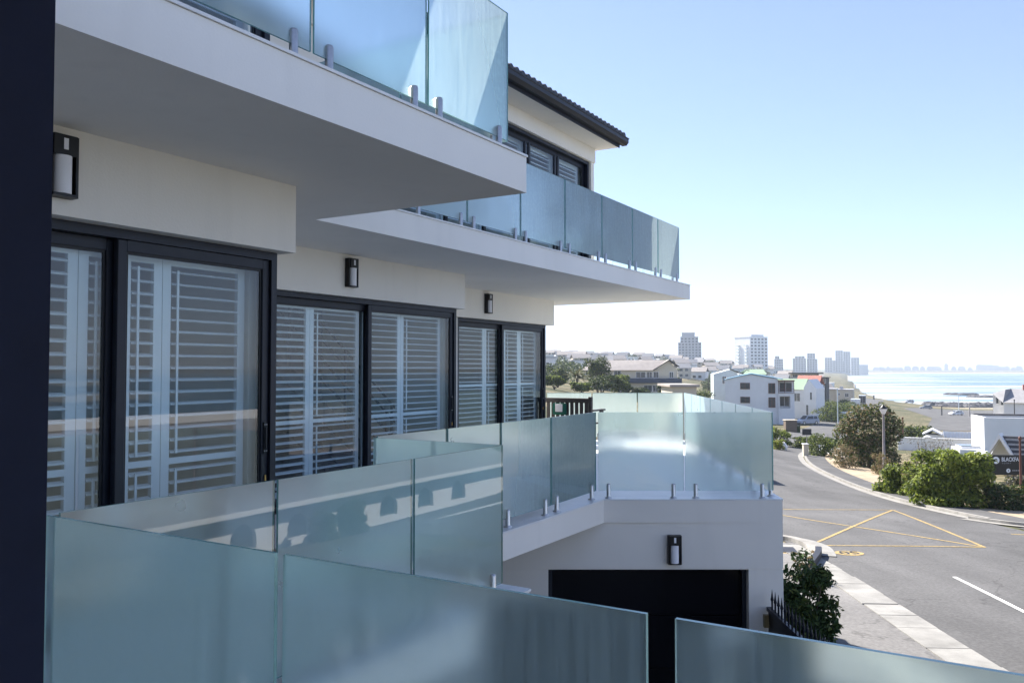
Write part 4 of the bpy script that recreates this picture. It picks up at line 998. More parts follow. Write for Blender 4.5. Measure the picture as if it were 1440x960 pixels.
def hframe(u, d, rot=0.0, dz=0.0):
    p = G(u, d); return FW @ Matrix.Translation(p + Vector((0, 0, dz))) @ Matrix.Rotation(-math.atan2(p.x, p.y) + R(rot), 4, 'Z')
def hthing(name, label, cat, fr, group=None):
    th = bpy.data.objects.new(name, None); COL.objects.link(th); th.matrix_world = fr; ORI[th.name] = Vector((0, 0, 0)); th.empty_display_size = 0.5
    return tag(th, label, cat, group)
def win(parent, x0, x1, z0, z1, y=0.0, side=None, frame='white_wall', fw_=0.1, mid=True):
    """window proud of the wall face at y (facing -y), or on a side wall at x = side"""
    q = MB(); p_ = MB()
    if side is None:
        q.box(x0 - fw_, x1 + fw_, y - 0.08, y + 0.02, z1, z1 + fw_); q.box(x0 - fw_, x1 + fw_, y - 0.12, y + 0.02, z0 - fw_, z0)
        q.box(x0 - fw_, x0, y - 0.08, y + 0.02, z0, z1); q.box(x1, x1 + fw_, y - 0.08, y + 0.02, z0, z1)
        if mid: q.box((x0 + x1) / 2 - fw_ * 0.35, (x0 + x1) / 2 + fw_ * 0.35, y - 0.06, y + 0.02, z0, z1)
        p_.box(x0, x1, y - 0.03, y + 0.02, z0, z1)
    else:
        s = side[0]; sg = side[1]; a, b_ = sorted((s, s + 0.08 * sg)); a2, b2 = sorted((s - 0.02 * sg, s + 0.03 * sg)); y0, y1 = x0, x1
        q.box(a, b_, y0 - fw_, y1 + fw_, z1, z1 + fw_); q.box(a, b_, y0 - fw_, y1 + fw_, z0 - fw_, z0); q.box(a, b_, y0 - fw_, y0, z0, z1); q.box(a, b_, y1, y1 + fw_, z0, z1)
        p_.box(a2, b2, y0, y1, z0, z1)
    w_ = q.build('window', frame, parent); p_.build('pane', 'win', w_); return w_
def gable(q, x0, x1, y0, y1, z0, z1, axis='x', over=0.3, th_=0.18, mi=0):
    """pitched roof; ridge along axis"""
    if axis == 'x':
        ym = (y0 + y1) / 2; s = (z1 - z0) / (ym - y0); pr = [(y0 - over, z0 - over * s), (ym, z1), (y1 + over, z0 - over * s), (y1 + over, z0 - over * s + th_), (ym, z1 + th_), (y0 - over, z0 - over * s + th_)]
        q.extr(pr, 'x', x0 - over, x1 + over, mi)
    else:
        xm = (x0 + x1) / 2; s = (z1 - z0) / (xm - x0); pr = [(x0 - over, z0 - over * s), (xm, z1), (x1 + over, z0 - over * s), (x1 + over, z0 - over * s + th_), (xm, z1 + th_), (x0 - over, z0 - over * s + th_)]
        q.extr(pr, 'y', y0 - over, y1 + over, mi)
    return q

# long house with tiled hip/gable roof, left
fr = hframe(887, 215, 4, -0.3); th = hthing('tiled_house', 'long cream house with brown grey tiled roof, right hand gable and navy balcony band', 'house', fr); k = 0.0309
X = lambda zx: (zx - 740) * k; Z = lambda zy: (664 - zy) * k + 0.2
q = MB(); q.box(X(400), X(1130), 0.0, 9, -1.5, Z(470)); q.build('wall', 'cream_wall', th)
q = MB(); q.add([(X(930), -0.02, Z(470)), (X(1130), -0.02, Z(470)), (X(1060), -0.02, Z(392)), (X(930), 0.3, Z(470)), (X(1130), 0.3, Z(470)), (X(1060), 0.3, Z(392))], [(0, 1, 2), (5, 4, 3), (0, 2, 5, 3), (2, 1, 4, 5)]); q.build('gable', 'cream_wall', th)
q = MB(); zr, ze = Z(385), Z(472)
q.add([(X(330), -0.9, ze), (X(940), -0.9, ze), (X(1058), 4.0, zr), (X(420), 4.5, zr), (X(330), 9.6, ze), (X(1145), 9.6, ze)], [(0, 1, 2, 3), (3, 2, 5, 4), (0, 3, 4)])
q.add([(X(922), -0.95, Z(474)), (X(1060), -0.95, Z(382)), (X(1060), 5, Z(382)), (X(922), 5, Z(474))], [(0, 1, 2, 3)]); q.add([(X(1060), -0.95, Z(382)), (X(1142), -0.95, Z(444)), (X(1142), 5, Z(444)), (X(1060), 5, Z(382))], [(0, 1, 2, 3)])
rf_ = q.build('roof', 'tan_roof', th)
q = MB(); q.tube([(X(922), -1.0, Z(472)), (X(1060), -1.0, Z(384)), (X(1142), -1.0, Z(444))], 0.13, 6); q.build('barge_board', 'dark_wall', rf_)
q = MB(); q.box(X(690), X(1160), -1.4, -1.25, Z(578), Z(540)); q.box(X(690), X(1160), -1.25, 0, Z(580), Z(574)); q.build('balcony', 'navy', th)
for a, b_, c_, d_ in ((785, 860, 488, 535), (875, 915, 488, 535), (930, 970, 488, 535), (1063, 1093, 488, 535), (600, 655, 478, 530), (360, 400, 476, 510)): win(th, X(a), X(b_), Z(d_), Z(c_))
for a, b_ in ((850, 915), (925, 970), (1020, 1100)): win(th, X(a), X(b_), Z(650), Z(600))

# white three-storey house with pale blue roof
fr = hframe(1056, 165, 0, 0.3); k = 0.02373; X = lambda zx: (zx - 575) * k; Z = lambda zy: (920 - zy) * k
th = hthing('white_house', 'white three storey house with pale blue roof and railed corner balcony', 'house', fr)
q = MB(); q.extr([(X(360), -2), (X(790), -2), (X(790), Z(575)), (X(575), Z(536)), (X(440), Z(560)), (X(360), Z(575))], 'y', 0, 10); q.build('wall', 'white_wall', th)
q = MB(); q.extr([(X(350), Z(585)), (X(440), Z(562)), (X(575), Z(534)), (X(830), Z(578)), (X(830), Z(572)), (X(575), Z(526)), (X(440), Z(555)), (X(350), Z(578))], 'y', -0.25, 10.3); q.build('roof', 'blue_roof', th)
q = MB(); q.box(X(791), X(918), 1.2, 9.5, -2, Z(590)); q.build('rear_wall', 'white_wall', th)
q = MB(); q.box(X(791), X(918), -0.6, 1.19, -2, Z(815)); q.box(X(791), X(918), -0.6, 1.19, Z(715), Z(690)); q.box(X(791), X(800), -0.6, 1.19, Z(815), Z(715)); q.box(X(885), X(918), -0.6, 1.19, Z(815), Z(715)); q.build('bay', 'white_wall', th)
q = MB(); q.box(X(788), X(921), -0.8, 1.2, Z(590), Z(582)); q.build('balcony_roof', 'red_frame', th)
for zx in (793, 840, 912):
    q = MB(); q.box(X(zx), X(zx) + 0.1, -0.7, -0.6, Z(690), Z(590)); q.build('balcony_post', 'red_frame', th)
for zy in (690, 672, 655):
    q = MB(); q.box(X(791), X(918), -0.72, -0.64, Z(zy), Z(zy) + 0.07); q.build('balcony_rail', 'red_frame', th)
for a, b_, c_, d_ in ((490, 560, 610, 655), (490, 560, 728, 772), (717, 763, 612, 690), (717, 763, 730, 806)): win(th, X(a), X(b_), Z(d_), Z(c_), frame='red_frame')
win(th, X(806), X(876), Z(800), Z(722), y=1.15)
win(th, X(806), X(900), Z(680), Z(605), y=1.15)

fr = hframe(1041, 196, 6, 0); k = 0.0282; X = lambda zx: (zx - 480) * k; Z = lambda zy: (800 - zy) * k
th = hthing('pale_house', 'pale blue house with green roof partly hidden behind the white house', 'house', fr)
q = MB(); q.extr([(X(258), -2), (X(470), -2), (X(470), Z(500)), (X(400), Z(452)), (X(258), Z(492))], 'y', 0, 9); q.build('wall', 'pale_wall', th)
q = MB(); q.box(X(471), X(695), 1, 9, -2, Z(490)); q.build('wall', 'pale_wall', th)
q = MB(); q.add([(X(500), 0.6, Z(492)), (X(698), 0.6, Z(492)), (X(690), 5, Z(452)), (X(540), 5, Z(452)), (X(698), 9.5, Z(492)), (X(500), 9.5, Z(492))], [(0, 1, 2, 3), (3, 2, 4, 5), (1, 4, 2)]); q.build('roof', 'green_roof', th)
q = MB(); q.tube([(X(395), -0.2, Z(450)), (X(500), -0.2, Z(488)), (X(525), -0.2, Z(458)), (X(552), -0.2, Z(462))], 0.12, 6); q.build('barge_board', 'dark_wall', th)
for a, b_, c_, d_ in ((332, 362, 512, 572),): win(th, X(a), X(b_), Z(d_), Z(c_))
for a in (475, 535, 585, 630, 670): win(th, X(a), X(a) + 0.6, Z(530), Z(510), y=1.0, mid=False)

fr = hframe(1108, 186, -14, 0); k = 0.02675; X = lambda zx: (zx - 890) * k; Z = lambda zy: (850 - zy) * k
th = hthing('green_roof_house', 'white house with pale green roof and tall white gable beside the silver car', 'house', fr)
q = MB(); q.box(X(700), X(1020), 0, 8, -2, Z(605)); q.extr([(X(1021), -2), (X(1120), -2), (X(1120), Z(600)), (X(1062), Z(522)), (X(1021), Z(590))], 'y', -0.6, 8); q.build('wall', 'white_wall', th)
q = MB(); q.add([(X(700), -0.4, Z(608)), (X(1018), -0.4, Z(608)), (X(1018), 4, Z(520)), (X(700), 4, Z(520)), (X(700), 8.4, Z(608)), (X(1018), 8.4, Z(608))], [(0, 1, 2, 3), (3, 2, 5, 4)]); q.build('roof', 'green_roof', th)
for a, b_, c_, d_ in ((935, 985, 640, 705), (850, 880, 650, 700), (760, 800, 650, 700)): win(th, X(a), X(b_), Z(d_), Z(c_))
win(th, X(1040), X(1056), Z(820), Z(735), y=-0.6, mid=False); win(th, X(1072), X(1086), Z(690), Z(630), y=-0.6, mid=False)

fr = hframe(1142, 215, -10, 0); th = hthing('red_roof_house', 'house with red tiled roof behind the white gable', 'house', fr)
q = MB(); q.box(-4, 1.4, 0, 8, -2, 7.4); q.build('wall', 'white_wall', th); q = MB(); gable(q, -4, 1.4, 0, 8, 7.4, 9.6, 'x'); q.build('roof', 'red_roof', th)
fr = hframe(1134, 262, -8, 0); k = 0.0377; X = lambda zx: (zx - 1040) * k; Z = lambda zy: (700 - zy) * k
th = hthing('dark_timber_house', 'dark clad modern house with stepped flat roofs behind the red roof', 'house', fr)
q = MB(); q.box(X(900), X(1105), 0, 9, -3, Z(462)); q.box(X(1106), X(1190), 1.0, 9, -3, Z(452)); q.build('wall', 'dark_wall', th)
q = MB(); q.box(X(905), X(1110), 0.8, 8, Z(461), Z(425)); q.build('upper_wall', 'cream_wall', th); q = MB(); q.box(X(895), X(1145), -0.5, 9, Z(424), Z(414)); q.box(X(1106), X(1205), -0.4, 9, Z(458), Z(452)); q.build('roof', 'dark_wall', th)
for a in (925, 985, 1050): win(th, X(a), X(a) + 1.3, Z(452), Z(432), y=0.8)
for a, c_ in ((1150, 560), (1160, 500), (930, 500), (1000, 500)): win(th, X(a), X(a) + 1.0, Z(c_), Z(c_ - 36), y=1.0 if a > 1105 else 0)
fr = hframe(1178, 285, -4, 0); k = 0.041; X = lambda zx: (zx - 1310) * k; Z = lambda zy: (650 - zy) * k
th = hthing('cream_house', 'square cream house with flat roof near the beach road', 'house', fr)
q = MB(); q.box(X(1190), X(1289), 0, 8, -3, Z(510)); q.box(X(1290), X(1425), -0.7, 8, -3, Z(512)); q.build('wall', ['cream_wall'], th); q = MB(); q.box(X(1185), X(1300), -0.3, 8.2, Z(510) + 0.005, Z(502)); q.box(X(1301), X(1428), -0.9, 8.2, Z(512) + 0.005, Z(506)); q.box(X(1318), X(1345), 2, 4, Z(506), Z(484)); q.build('roof', 'grey_wall', th)
for a, b_, c_, d_, y_ in ((1200, 1240, 550, 635, 0), (1365, 1392, 540, 568, -0.7), (1312, 1324, 540, 556, -0.7)): win(th, X(a), X(b_), Z(d_), Z(c_), y=y_)

# towers
def tower(u, d, blocks, label, name='apartment_tower', mats='grey_wall', floors=True, rot=0, base=-6, wcol='win', fh=3.2, group=None, ww=0.55):
    """blocks: (px left, px right, px top, depth m, material) in photograph pixels at d, measured from column u"""
    fr = hframe(u, d, rot); z0 = fr.translation.z - CAMZ; th = hthing(name, label, 'tower', fr, group); mp_ = d / FPX
    for i, (a, b_, vt, dp, mt, bays) in enumerate(blocks):
        x0, x1 = (a - u) * mp_, (b_ - u) * mp_; zt = uz(vt, d) - z0; y0 = 0.8 * i
        q = MB(); q.box(x0, x1, y0, y0 + dp, base, zt); q.box(x0 - 0.3, x1 + 0.3, y0 - 0.3, y0 + dp + 0.3, zt + 0.003, zt + 0.7); wl = q.build('block', mt, th)
        if bays:
            nf = int((zt - 1) / fh); bw = (x1 - x0) / bays; q = MB()
            for f in range(max(0, nf)):
                for b2 in range(bays): q.box(x0 + bw * (b2 + 0.5 - ww / 2), x0 + bw * (b2 + 0.5 + ww / 2), y0 - 0.10, y0 + 0.1, zt - 1.0 - fh * f - fh * 0.5, zt - 1.0 - fh * f)
            if nf > 0: q.build('windows', wcol, wl, kind='stuff')
    return th
t1 = tower(970, 950, [(954, 986, 482, 22, 'grey_wall', 7), (957, 982, 474, 20, 'grey_wall', 5), (959, 977, 468, 18, 'grey_wall', 0)], 'stepped grey apartment tower standing alone above the hillside houses')
t2 = tower(1055, 800, [(1055, 1086.3, 474, 23.6, 'white_wall', 5), (1058, 1080, 471, 18, 'white_wall', 0)], 'tall white and grey apartment tower with rows of jutting balconies', rot=40)
for fl in range(8):
    for y_ in (3.5, 15.0):
        q = MB(); zz = uz(486 + fl * 4.6, 800) - (t2.matrix_world.translation.z - CAMZ); q.box(-1.6, -0.01, y_, y_ + 4.2, zz, zz + 1.1); q.build('balcony', 'pale_wall', t2)
GT = 'hazy towers along the far beach'
for (u, d, bl, lab) in [(1096, 1500, [(1089, 1101, 505, 20, 'grey_wall', 4), (1090, 1096, 501, 18, 'grey_wall', 2)], 'hazy tower with a sloping top right of the white and grey tower'),
                        (1124, 1700, [(1115, 1133, 504, 25, 'grey_wall', 5), (1118, 1131, 501, 22, 'grey_wall', 3)], 'hazy stepped block rising behind the dark timber house'),
                        (1142, 1700, [(1135, 1149, 505, 25, 'grey_wall', 4), (1135.5, 1146, 497, 22, 'grey_wall', 3)], 'hazy block with a slanted side next to the stepped one'),
                        (1166, 2100, [(1160, 1170, 503, 30, 'grey_wall', 3), (1164, 1174, 507, 30, 'grey_wall', 3)], 'low hazy block left of the twin round towers'),
                        (1180, 2100, [(1175, 1185, 493, 28, 'grey_wall', 3), (1172, 1188, 508, 30, 'grey_wall', 4)], 'left of the twin hazy towers at the head of the beach'),
                        (1190.5, 2100, [(1186, 1195.5, 494.5, 28, 'grey_wall', 3)], 'right of the twin hazy towers at the head of the beach'),
                        (1203, 2200, [(1197, 1208, 503, 28, 'grey_wall', 3)], 'lower hazy tower beside the twin towers'),
                        (1213, 2300, [(1208, 1220, 513, 28, 'grey_wall', 0)], 'lowest hazy block where the beach begins')]:
    tower(u, d, bl, lab, group=GT, base=-14, fh=4.5)
# far shore skyline across the bay
rnd = random.Random(3)
for i, u in enumerate([1232, 1240, 1249, 1258, 1266, 1276, 1287, 1297, 1309, 1318, 1330.5, 1341, 1352, 1364, 1377, 1384, 1391, 1400, 1408, 1416, 1425, 1433, 1444]):
    d = 4000; h = rnd.uniform(1.5, 4) if u != 1330.5 else 7.5; wd = rnd.uniform(6, 12) if u != 1330.5 else 5
    if 1377 <= u <= 1400: h += 2
    fr = hframe(u, d); th = hthing('distant_building', 'pale distant building on the far shore across the bay' if u != 1330.5 else 'tallest pale building on the far shore across the bay', 'building', fr, 'buildings on the far shore'); q = MB(); mp_ = d / FPX
    q.box(-wd / 2 * mp_, wd / 2 * mp_, 0, 30, -12, (uz(519.5, d) - (fr.translation.z - CAMZ)) + h * mp_); q.build('wall', 'grey_wall', th)
    q = MB(); q.box(-wd / 2 * mp_ + 4, wd / 2 * mp_ - 6, 4, 26, -8, (uz(519.5, d) - (fr.translation.z - CAMZ)) + h * mp_ + 5); q.build('roof_block', 'grey_wall', th)

# hillside houses
def hill_house(kind):
    rnd = random.Random(kind); w_, dp, h = rnd.uniform(6.5, 12), rnd.uniform(5, 8), rnd.uniform(3.2, 6.2)
    b = MB().box(-w_ / 2, w_ / 2, 0, dp, -5, h); wm = b.mesh('wall', [['white_wall'], ['cream_wall'], ['pale_wall'], ['white_wall']][kind % 4])
    r = MB()
    if kind % 2: gable(r, -w_ / 2, w_ / 2, 0, dp, h + 0.01, h + 2.2, 'x')
    else: r.box(-w_ / 2 - 0.3, w_ / 2 + 0.3, -0.3, dp + 0.3, h + 0.003, h + 0.5)
    rm = r.mesh('roof', ['grey_wall', 'grey_roof', 'white_wall', 'tan_roof', 'grey_wall', 'tan_roof'][kind % 6])
    g_ = MB(); n = int(w_ / 3)
    for f in range(2 if h > 5.2 else 1):
        for k in range(n): g_.box(-w_ / 2 + 0.9 + k * 3, -w_ / 2 + 2.5 + k * 3, -0.05, 0.02, 1.0 + f * 2.9, 2.3 + f * 2.9)
    return wm, rm, g_.mesh('windows', 'win')
HK = [hill_house(i) for i in range(8)]
rnd = random.Random(19); taken = []
tries = 0
while len(taken) < 230 and tries < 9000:
    tries += 1
    u = rnd.uniform(762, 1165); d = 430 + 870 * rnd.random() ** 1.3
    if u > 1090 and d > 700: continue
    x = (u - 720) / FPX * d
    if any((x - a) ** 2 + (d - b_) ** 2 < (9 + d * 0.008) ** 2 for a, b_ in taken): continue
    taken.append((x, d)); k = rnd.randrange(8)
    p = Vector((x, d, gz(x, d))); fr = FW @ Matrix.Translation(p) @ Matrix.Rotation(R(rnd.uniform(-35, 20)), 4, 'Z')
    th = hthing('hillside_house', 'small pale house among many on the distant hillside', 'house', fr, 'houses on the distant hillside')
    inst(HK[k][0], 'wall', th); inst(HK[k][1], 'roof', th); o_ = inst(HK[k][2], 'windows', th); o_['kind'] = 'stuff'
lm = [crown(lobes_in(9, 8, 6, 0, 6, 300 + i), 420, 0.9, ['leaf_dark', 'leaf_mid'], [2, 1], 300 + i).mesh('crown', ['leaf_dark', 'leaf_mid']) for i in range(3)]
tmesh = MB().tube([(0, 0, -1), (0, 0, 4)], [0.3, 0.15], 6).mesh('trunk', 'bark')
for i in range(190):
    u = rnd.uniform(762, 1160); d = rnd.uniform(240, 950); x = (u - 720) / FPX * d
    if any((x - a) ** 2 + (d - b_) ** 2 < 60 for a, b_ in taken) or (820 < u < 1200 and d < 300): continue
    th = hthing('hillside_tree', 'dark tree clump between the houses on the distant hillside', 'tree', FW @ Matrix.Translation((x, d, gz(x, d))) @ Matrix.Rotation(rnd.uniform(0, 6), 4, 'Z'), 'trees on the distant hillside')
    inst(lm[i % 3], 'crown', th, sca=(rnd.uniform(0.7, 1.1),) * 3); inst(tmesh, 'trunk', th)

# invented low garage, its corner placed to throw the dark wedge on the road
nb = hthing('shade_garage', 'added low flat roofed garage behind the frosted terrace glass, put there to shade the road', 'garage', FW)
q = MB(); q.box(9.4, 10.8, 48.3, 52, -7.4, -1.12); q.build('wall', 'cream_wall', nb); q = MB(); q.box(9.2, 10.95, 48.1, 52.2, -1.115, -0.98); q.build('roof', 'tan_roof', nb)

# right-hand group beyond the sign
fr = hframe(1410, 78, 14); z0 = fr.translation.z - CAMZ; mp_ = 78 / FPX; Xr = lambda u: (u - 1410) * mp_; Zr = lambda v: uz(v, 78) - z0
th = hthing('white_block_house', 'plain white flat roofed block with parapet behind the black slatted roof', 'house', fr)
q = MB(); q.box(Xr(1385), Xr(1500), 0, 0.3, -2, Zr(587)); q.box(Xr(1385), Xr(1385) + 0.3, 0.301, 5, -2, Zr(587)); q.box(Xr(1500) - 0.3, Xr(1500), 0.301, 5, -2, Zr(587)); q.box(Xr(1385) + 0.301, Xr(1500) - 0.301, 4.7, 5, -2, Zr(587)); q.build('wall', 'white_wall', th)
q = MB(); q.box(Xr(1385) + 0.302, Xr(1500) - 0.302, 0.302, 4.69, Zr(592), Zr(591)); q.build('roof', 'grey_roof', th)
q = MB(); q.box(Xr(1385) + 0.15, Xr(1500), 4.5, 5.05, Zr(587) + 0.005, Zr(587) + 0.12); q.build('coping', 'dark_wall', th)
q = MB(); q.box(Xr(1352), Xr(1384), -0.6, 3.0, -2, Zr(632)); q.box(Xr(1356), Xr(1382), 0.2, 2.6, Zr(632) + 0.002, Zr(629)); q.build('annex', 'white_wall', th)
q = MB(); q.box(Xr(1357), Xr(1381), 0.3, 2.5, Zr(629) + 0.002, Zr(628)); q.build('skylight', 'win', th)
# A-frame house with slatted dark roof
fr = hframe(1404, 56, -6); z0 = fr.translation.z - CAMZ; mp_ = 56 / FPX; Xr = lambda u: (u - 1404) * mp_; Zr = lambda v: uz(v, 56) - z0
th = hthing('slatted_roof_house', 'house with black slatted roof and steep white gable behind the sign', 'house', fr)
q = MB(); q.extr([(Xr(1384), Zr(643)), (Xr(1404), Zr(609)), (Xr(1424), Zr(643)), (Xr(1420), Zr(643)), (Xr(1404), Zr(615.5)), (Xr(1388), Zr(643))], 'y', -0.5, 1.2); q.build('gable_frame', 'white_wall', th)
q = MB(); q.add([(Xr(1389), 0.9, -1), (Xr(1420), 0.9, -1), (Xr(1420), 0.9, Zr(643)), (Xr(1404), 0.9, Zr(616)), (Xr(1389), 0.9, Zr(643)), (Xr(1389), 1.1, -1), (Xr(1420), 1.1, -1), (Xr(1420), 1.1, Zr(643)), (Xr(1404), 1.1, Zr(616)), (Xr(1389), 1.1, Zr(643))], [(0, 1, 2, 3, 4), (9, 8, 7, 6, 5)]); q.build('gable_wall', 'white_wall', th)
q = MB(); q.box(Xr(1360), Xr(1520), 2.2, 6, -2, Zr(645)); q.build('wall', 'white_wall', th)
q = MB(); q.add([(Xr(1406), 0.35, Zr(613)), (Xr(1520), 0.35, Zr(613)), (Xr(1520), -1.0, Zr(672)), (Xr(1425), -1.0, Zr(672)), (Xr(1424), -0.3, Zr(643)), (Xr(1406), 0.8, Zr(613)), (Xr(1520), 0.8, Zr(613))], [(0, 1, 2, 3, 4), (0, 5, 6, 1)])
q.add([(Xr(1362), 0.35, Zr(640)), (Xr(1391), 0.35, Zr(640)), (Xr(1394), -0.6, Zr(672)), (Xr(1360), -0.6, Zr(672))], [(0, 1, 2, 3)]); rf_ = q.build('roof', 'dark_slat', th)
for k in range(9):
    a = k / 9; v_ = 616 + 56 * a; y_ = 0.35 - 1.35 * (v_ - 613) / 59; x0 = 1408 + 17 * min(1, (v_ - 613) / 30)
    q = MB(); q.box(Xr(x0), Xr(1520), y_ - 0.06, y_ - 0.02, Zr(v_ + 2.6), Zr(v_)); q.build('roof_slat', 'grey_slat', rf_)
for k in range(5):
    v_ = 643 + 6 * k; y_ = 0.35 - 0.95 * (v_ - 640) / 32
    q = MB(); q.box(Xr(1361), Xr(1392), y_ - 0.06, y_ - 0.02, Zr(v_ + 2.6), Zr(v_)); q.build('roof_slat', 'grey_slat', rf_)
# garden wall with pillars
fr = hframe(1318, 88, 4); z0 = fr.translation.z - CAMZ; mp_ = 88 / FPX; Xr = lambda u: (u - 1318) * mp_; Zr = lambda v: uz(v, 88) - z0
th = hthing('garden_wall', 'low white garden wall with capped pillars beyond the verge bushes', 'wall', fr)
q = MB(); q.box(Xr(1271), Xr(1372), 0, 0.25, -1.5, Zr(617)); q.build('wall_panel', 'white_wall', th); q = MB(); q.box(Xr(1271), Xr(1372), -0.06, 0.31, Zr(617) + 0.003, Zr(615.6)); q.build('coping', 'white_wall', th)
for u in (1269, 1304):
    q = MB(); q.box(Xr(u) - 0.22, Xr(u) + 0.22, -0.1, 0.34, -1.5, Zr(615)); q.prism([(Xr(u) - 0.34, -0.22), (Xr(u) + 0.34, -0.22), (Xr(u) + 0.34, 0.46), (Xr(u) - 0.34, 0.46)], Zr(615) + 0.002, Zr(613.8)); q.add([(Xr(u) - 0.3, -0.18, Zr(613.8)), (Xr(u) + 0.3, -0.18, Zr(613.8)), (Xr(u) + 0.3, 0.42, Zr(613.8)), (Xr(u) - 0.3, 0.42, Zr(613.8)), (Xr(u), 0.12, Zr(612))], [(0, 1, 4), (1, 2, 4), (2, 3, 4), (3, 0, 4)]); q.build('pillar', 'white_wall', th)
fr = hframe(1345, 104, 0); z0 = fr.translation.z - CAMZ; mp_ = 104 / FPX; Xr = lambda u: (u - 1345) * mp_; Zr = lambda v: uz(v, 104) - z0
th = hthing('picket_shed', 'low white shed with ribbed awning behind the garden wall', 'shed', fr)
q = MB(); q.box(Xr(1304), Xr(1326), 0, 3, -2, Zr(612)); q.build('wall', 'white_wall', th); q = MB(); gable(q, Xr(1304), Xr(1322), 0, 3, Zr(611), Zr(606), 'y'); q.build('roof', 'white_wall', th)
sm = MB().box(-0.16, 0.16, -0.05, 0.05, 0, 0.9).mesh('awning_rib', M['white_wall'])
for k in range(12): inst(sm, 'awning_rib', th, (Xr(1329) + k * 0.34, 0.4, Zr(616)), (R(-25), 0, R(12)))
# grey-roofed house near the water
fr = hframe(1420, 150, -6); z0 = fr.translation.z - CAMZ; mp_ = 150 / FPX; Xr = lambda u: (u - 1420) * mp_; Zr = lambda v: uz(v, 150) - z0
th = hthing('grey_roof_house', 'white beach house with grey pitched roof and red chimney pot', 'house', fr)
q = MB(); q.box(Xr(1412), Xr(1470), 0, 9, -3, Zr(566)); q.box(Xr(1396), Xr(1411), 2.5, 9, -3, Zr(554)); q.build('wall', 'white_wall', th)
q = MB(); q.add([(Xr(1411), -0.5, Zr(566)), (Xr(1472), -0.5, Zr(566)), (Xr(1472), 5, Zr(547)), (Xr(1417), 5, Zr(547)), (Xr(1395), 2.2, Zr(554)), (Xr(1412), 2.2, Zr(548)), (Xr(1411), 9, Zr(560)), (Xr(1472), 9, Zr(560))], [(0, 1, 2, 3), (4, 5, 3, 0), (3, 2, 7, 6)]); rf_ = q.build('roof', 'grey_roof', th)
q = MB(); q.cyl(Xr(1433), 4.5, Zr(548), Zr(541), 0.25, 8); q.build('chimney', 'red_roof', rf_)
win(th, Xr(1400), Xr(1403), Zr(568), Zr(558), y=2.5, mid=False); win(th, Xr(1406), Xr(1409), Zr(570), Zr(560), y=2.5, mid=False)

# villa across the side street: mirrored in the balcony glass
vl = thing('arcade_villa', 'white single storey villa with arched windows and tiled roof, seen mirrored in the glass rail', 'house', FB, (22, 26, -9.4))
XV = 20.0; arches = [13.6 + 2.95 * k for k in range(9)]
q = MB(); zb2, zt2 = -10.0, -5.40
ys = [10.0]
for y in arches: ys += [y - 0.65, y + 0.65]
ys.append(42.0)
for i in range(0, len(ys), 2): q.box(XV, XV + 0.3, ys[i], ys[i + 1], zb2, zt2)
for y in arches:
    q.box(XV, XV + 0.3, y - 0.65, y + 0.65, zb2, -7.15)
    pts = [(y - 0.65 * math.cos(math.pi * k / 10), -6.75 + 0.62 * math.sin(math.pi * k / 10)) for k in range(11)]
    for (ya, za), (yb, zb3) in zip(pts, pts[1:]): q.add([(XV, ya, za), (XV, yb, zb3), (XV, yb, zt2), (XV, ya, zt2), (XV + 0.3, ya, za), (XV + 0.3, yb, zb3), (XV + 0.3, yb, zt2), (XV + 0.3, ya, zt2)], [(0, 1, 2, 3), (5, 4, 7, 6), (0, 4, 5, 1)])
q.box(XV + 0.31, XV + 8, 10, 10.3, zb2, zt2); q.box(XV + 0.31, XV + 8, 41.7, 42, zb2, zt2); q.build('wall', 'white_wall', vl)
for y in arches:
    q = MB(); q.box(XV + 0.22, XV + 0.26, y - 0.64, y + 0.64, -7.14, -6.14); q.build('window', 'win', vl)
q = MB(); q.add([(XV - 0.7, 9.4, -5.50), (XV - 0.7, 42.6, -5.50), (XV + 6, 40, -2.6), (XV + 6, 11, -2.6), (XV + 12, 9.4, -5.50), (XV + 12, 42.6, -5.50)], [(0, 1, 2, 3), (3, 2, 5, 4), (0, 3, 4), (1, 5, 2)]); rf_ = q.build('roof', 'grey_roof', vl)
q = MB(); q.box(XV + 5.7, XV + 6.3, 10.8, 40.2, -2.7, -2.25); q.build('ridge_cap', 'white_wall', rf_)
q = MB(); q.box(XV - 0.8, XV - 0.7, 9.4, 42.6, -5.66, -5.47); q.build('gutter', 'white_wall', vl)
q = MB(); q.box(16.2, 16.45, 8, 42, -9.5, -6.80); q.thing('boundary_wall', 'white_wall', 'long low white boundary wall of the arcaded villa, seen mirrored in the glass rail', 'wall', FB, (16.3, 25, -9.0))
for i, y in enumerate((25.2, 27.0)):
    bx_, by2 = b2w(18.4, y); plant('garden_bush', ['leafy bush at the arcaded villa, mirrored in the glass rail beside a panel joint', 'second leafy bush at the arcaded villa, mirrored next to the first'][i], 'bush', 0, 35, 46, 44 + 10 * i, 2400, 0.15, ['leaf_dark', 'leaf_mid', 'leaf_grey'], [2, 2, 1], 90 + i, base=Vector((bx_, by2, gz(bx_, by2))), lo=0.22, hi=0.4, k=14)

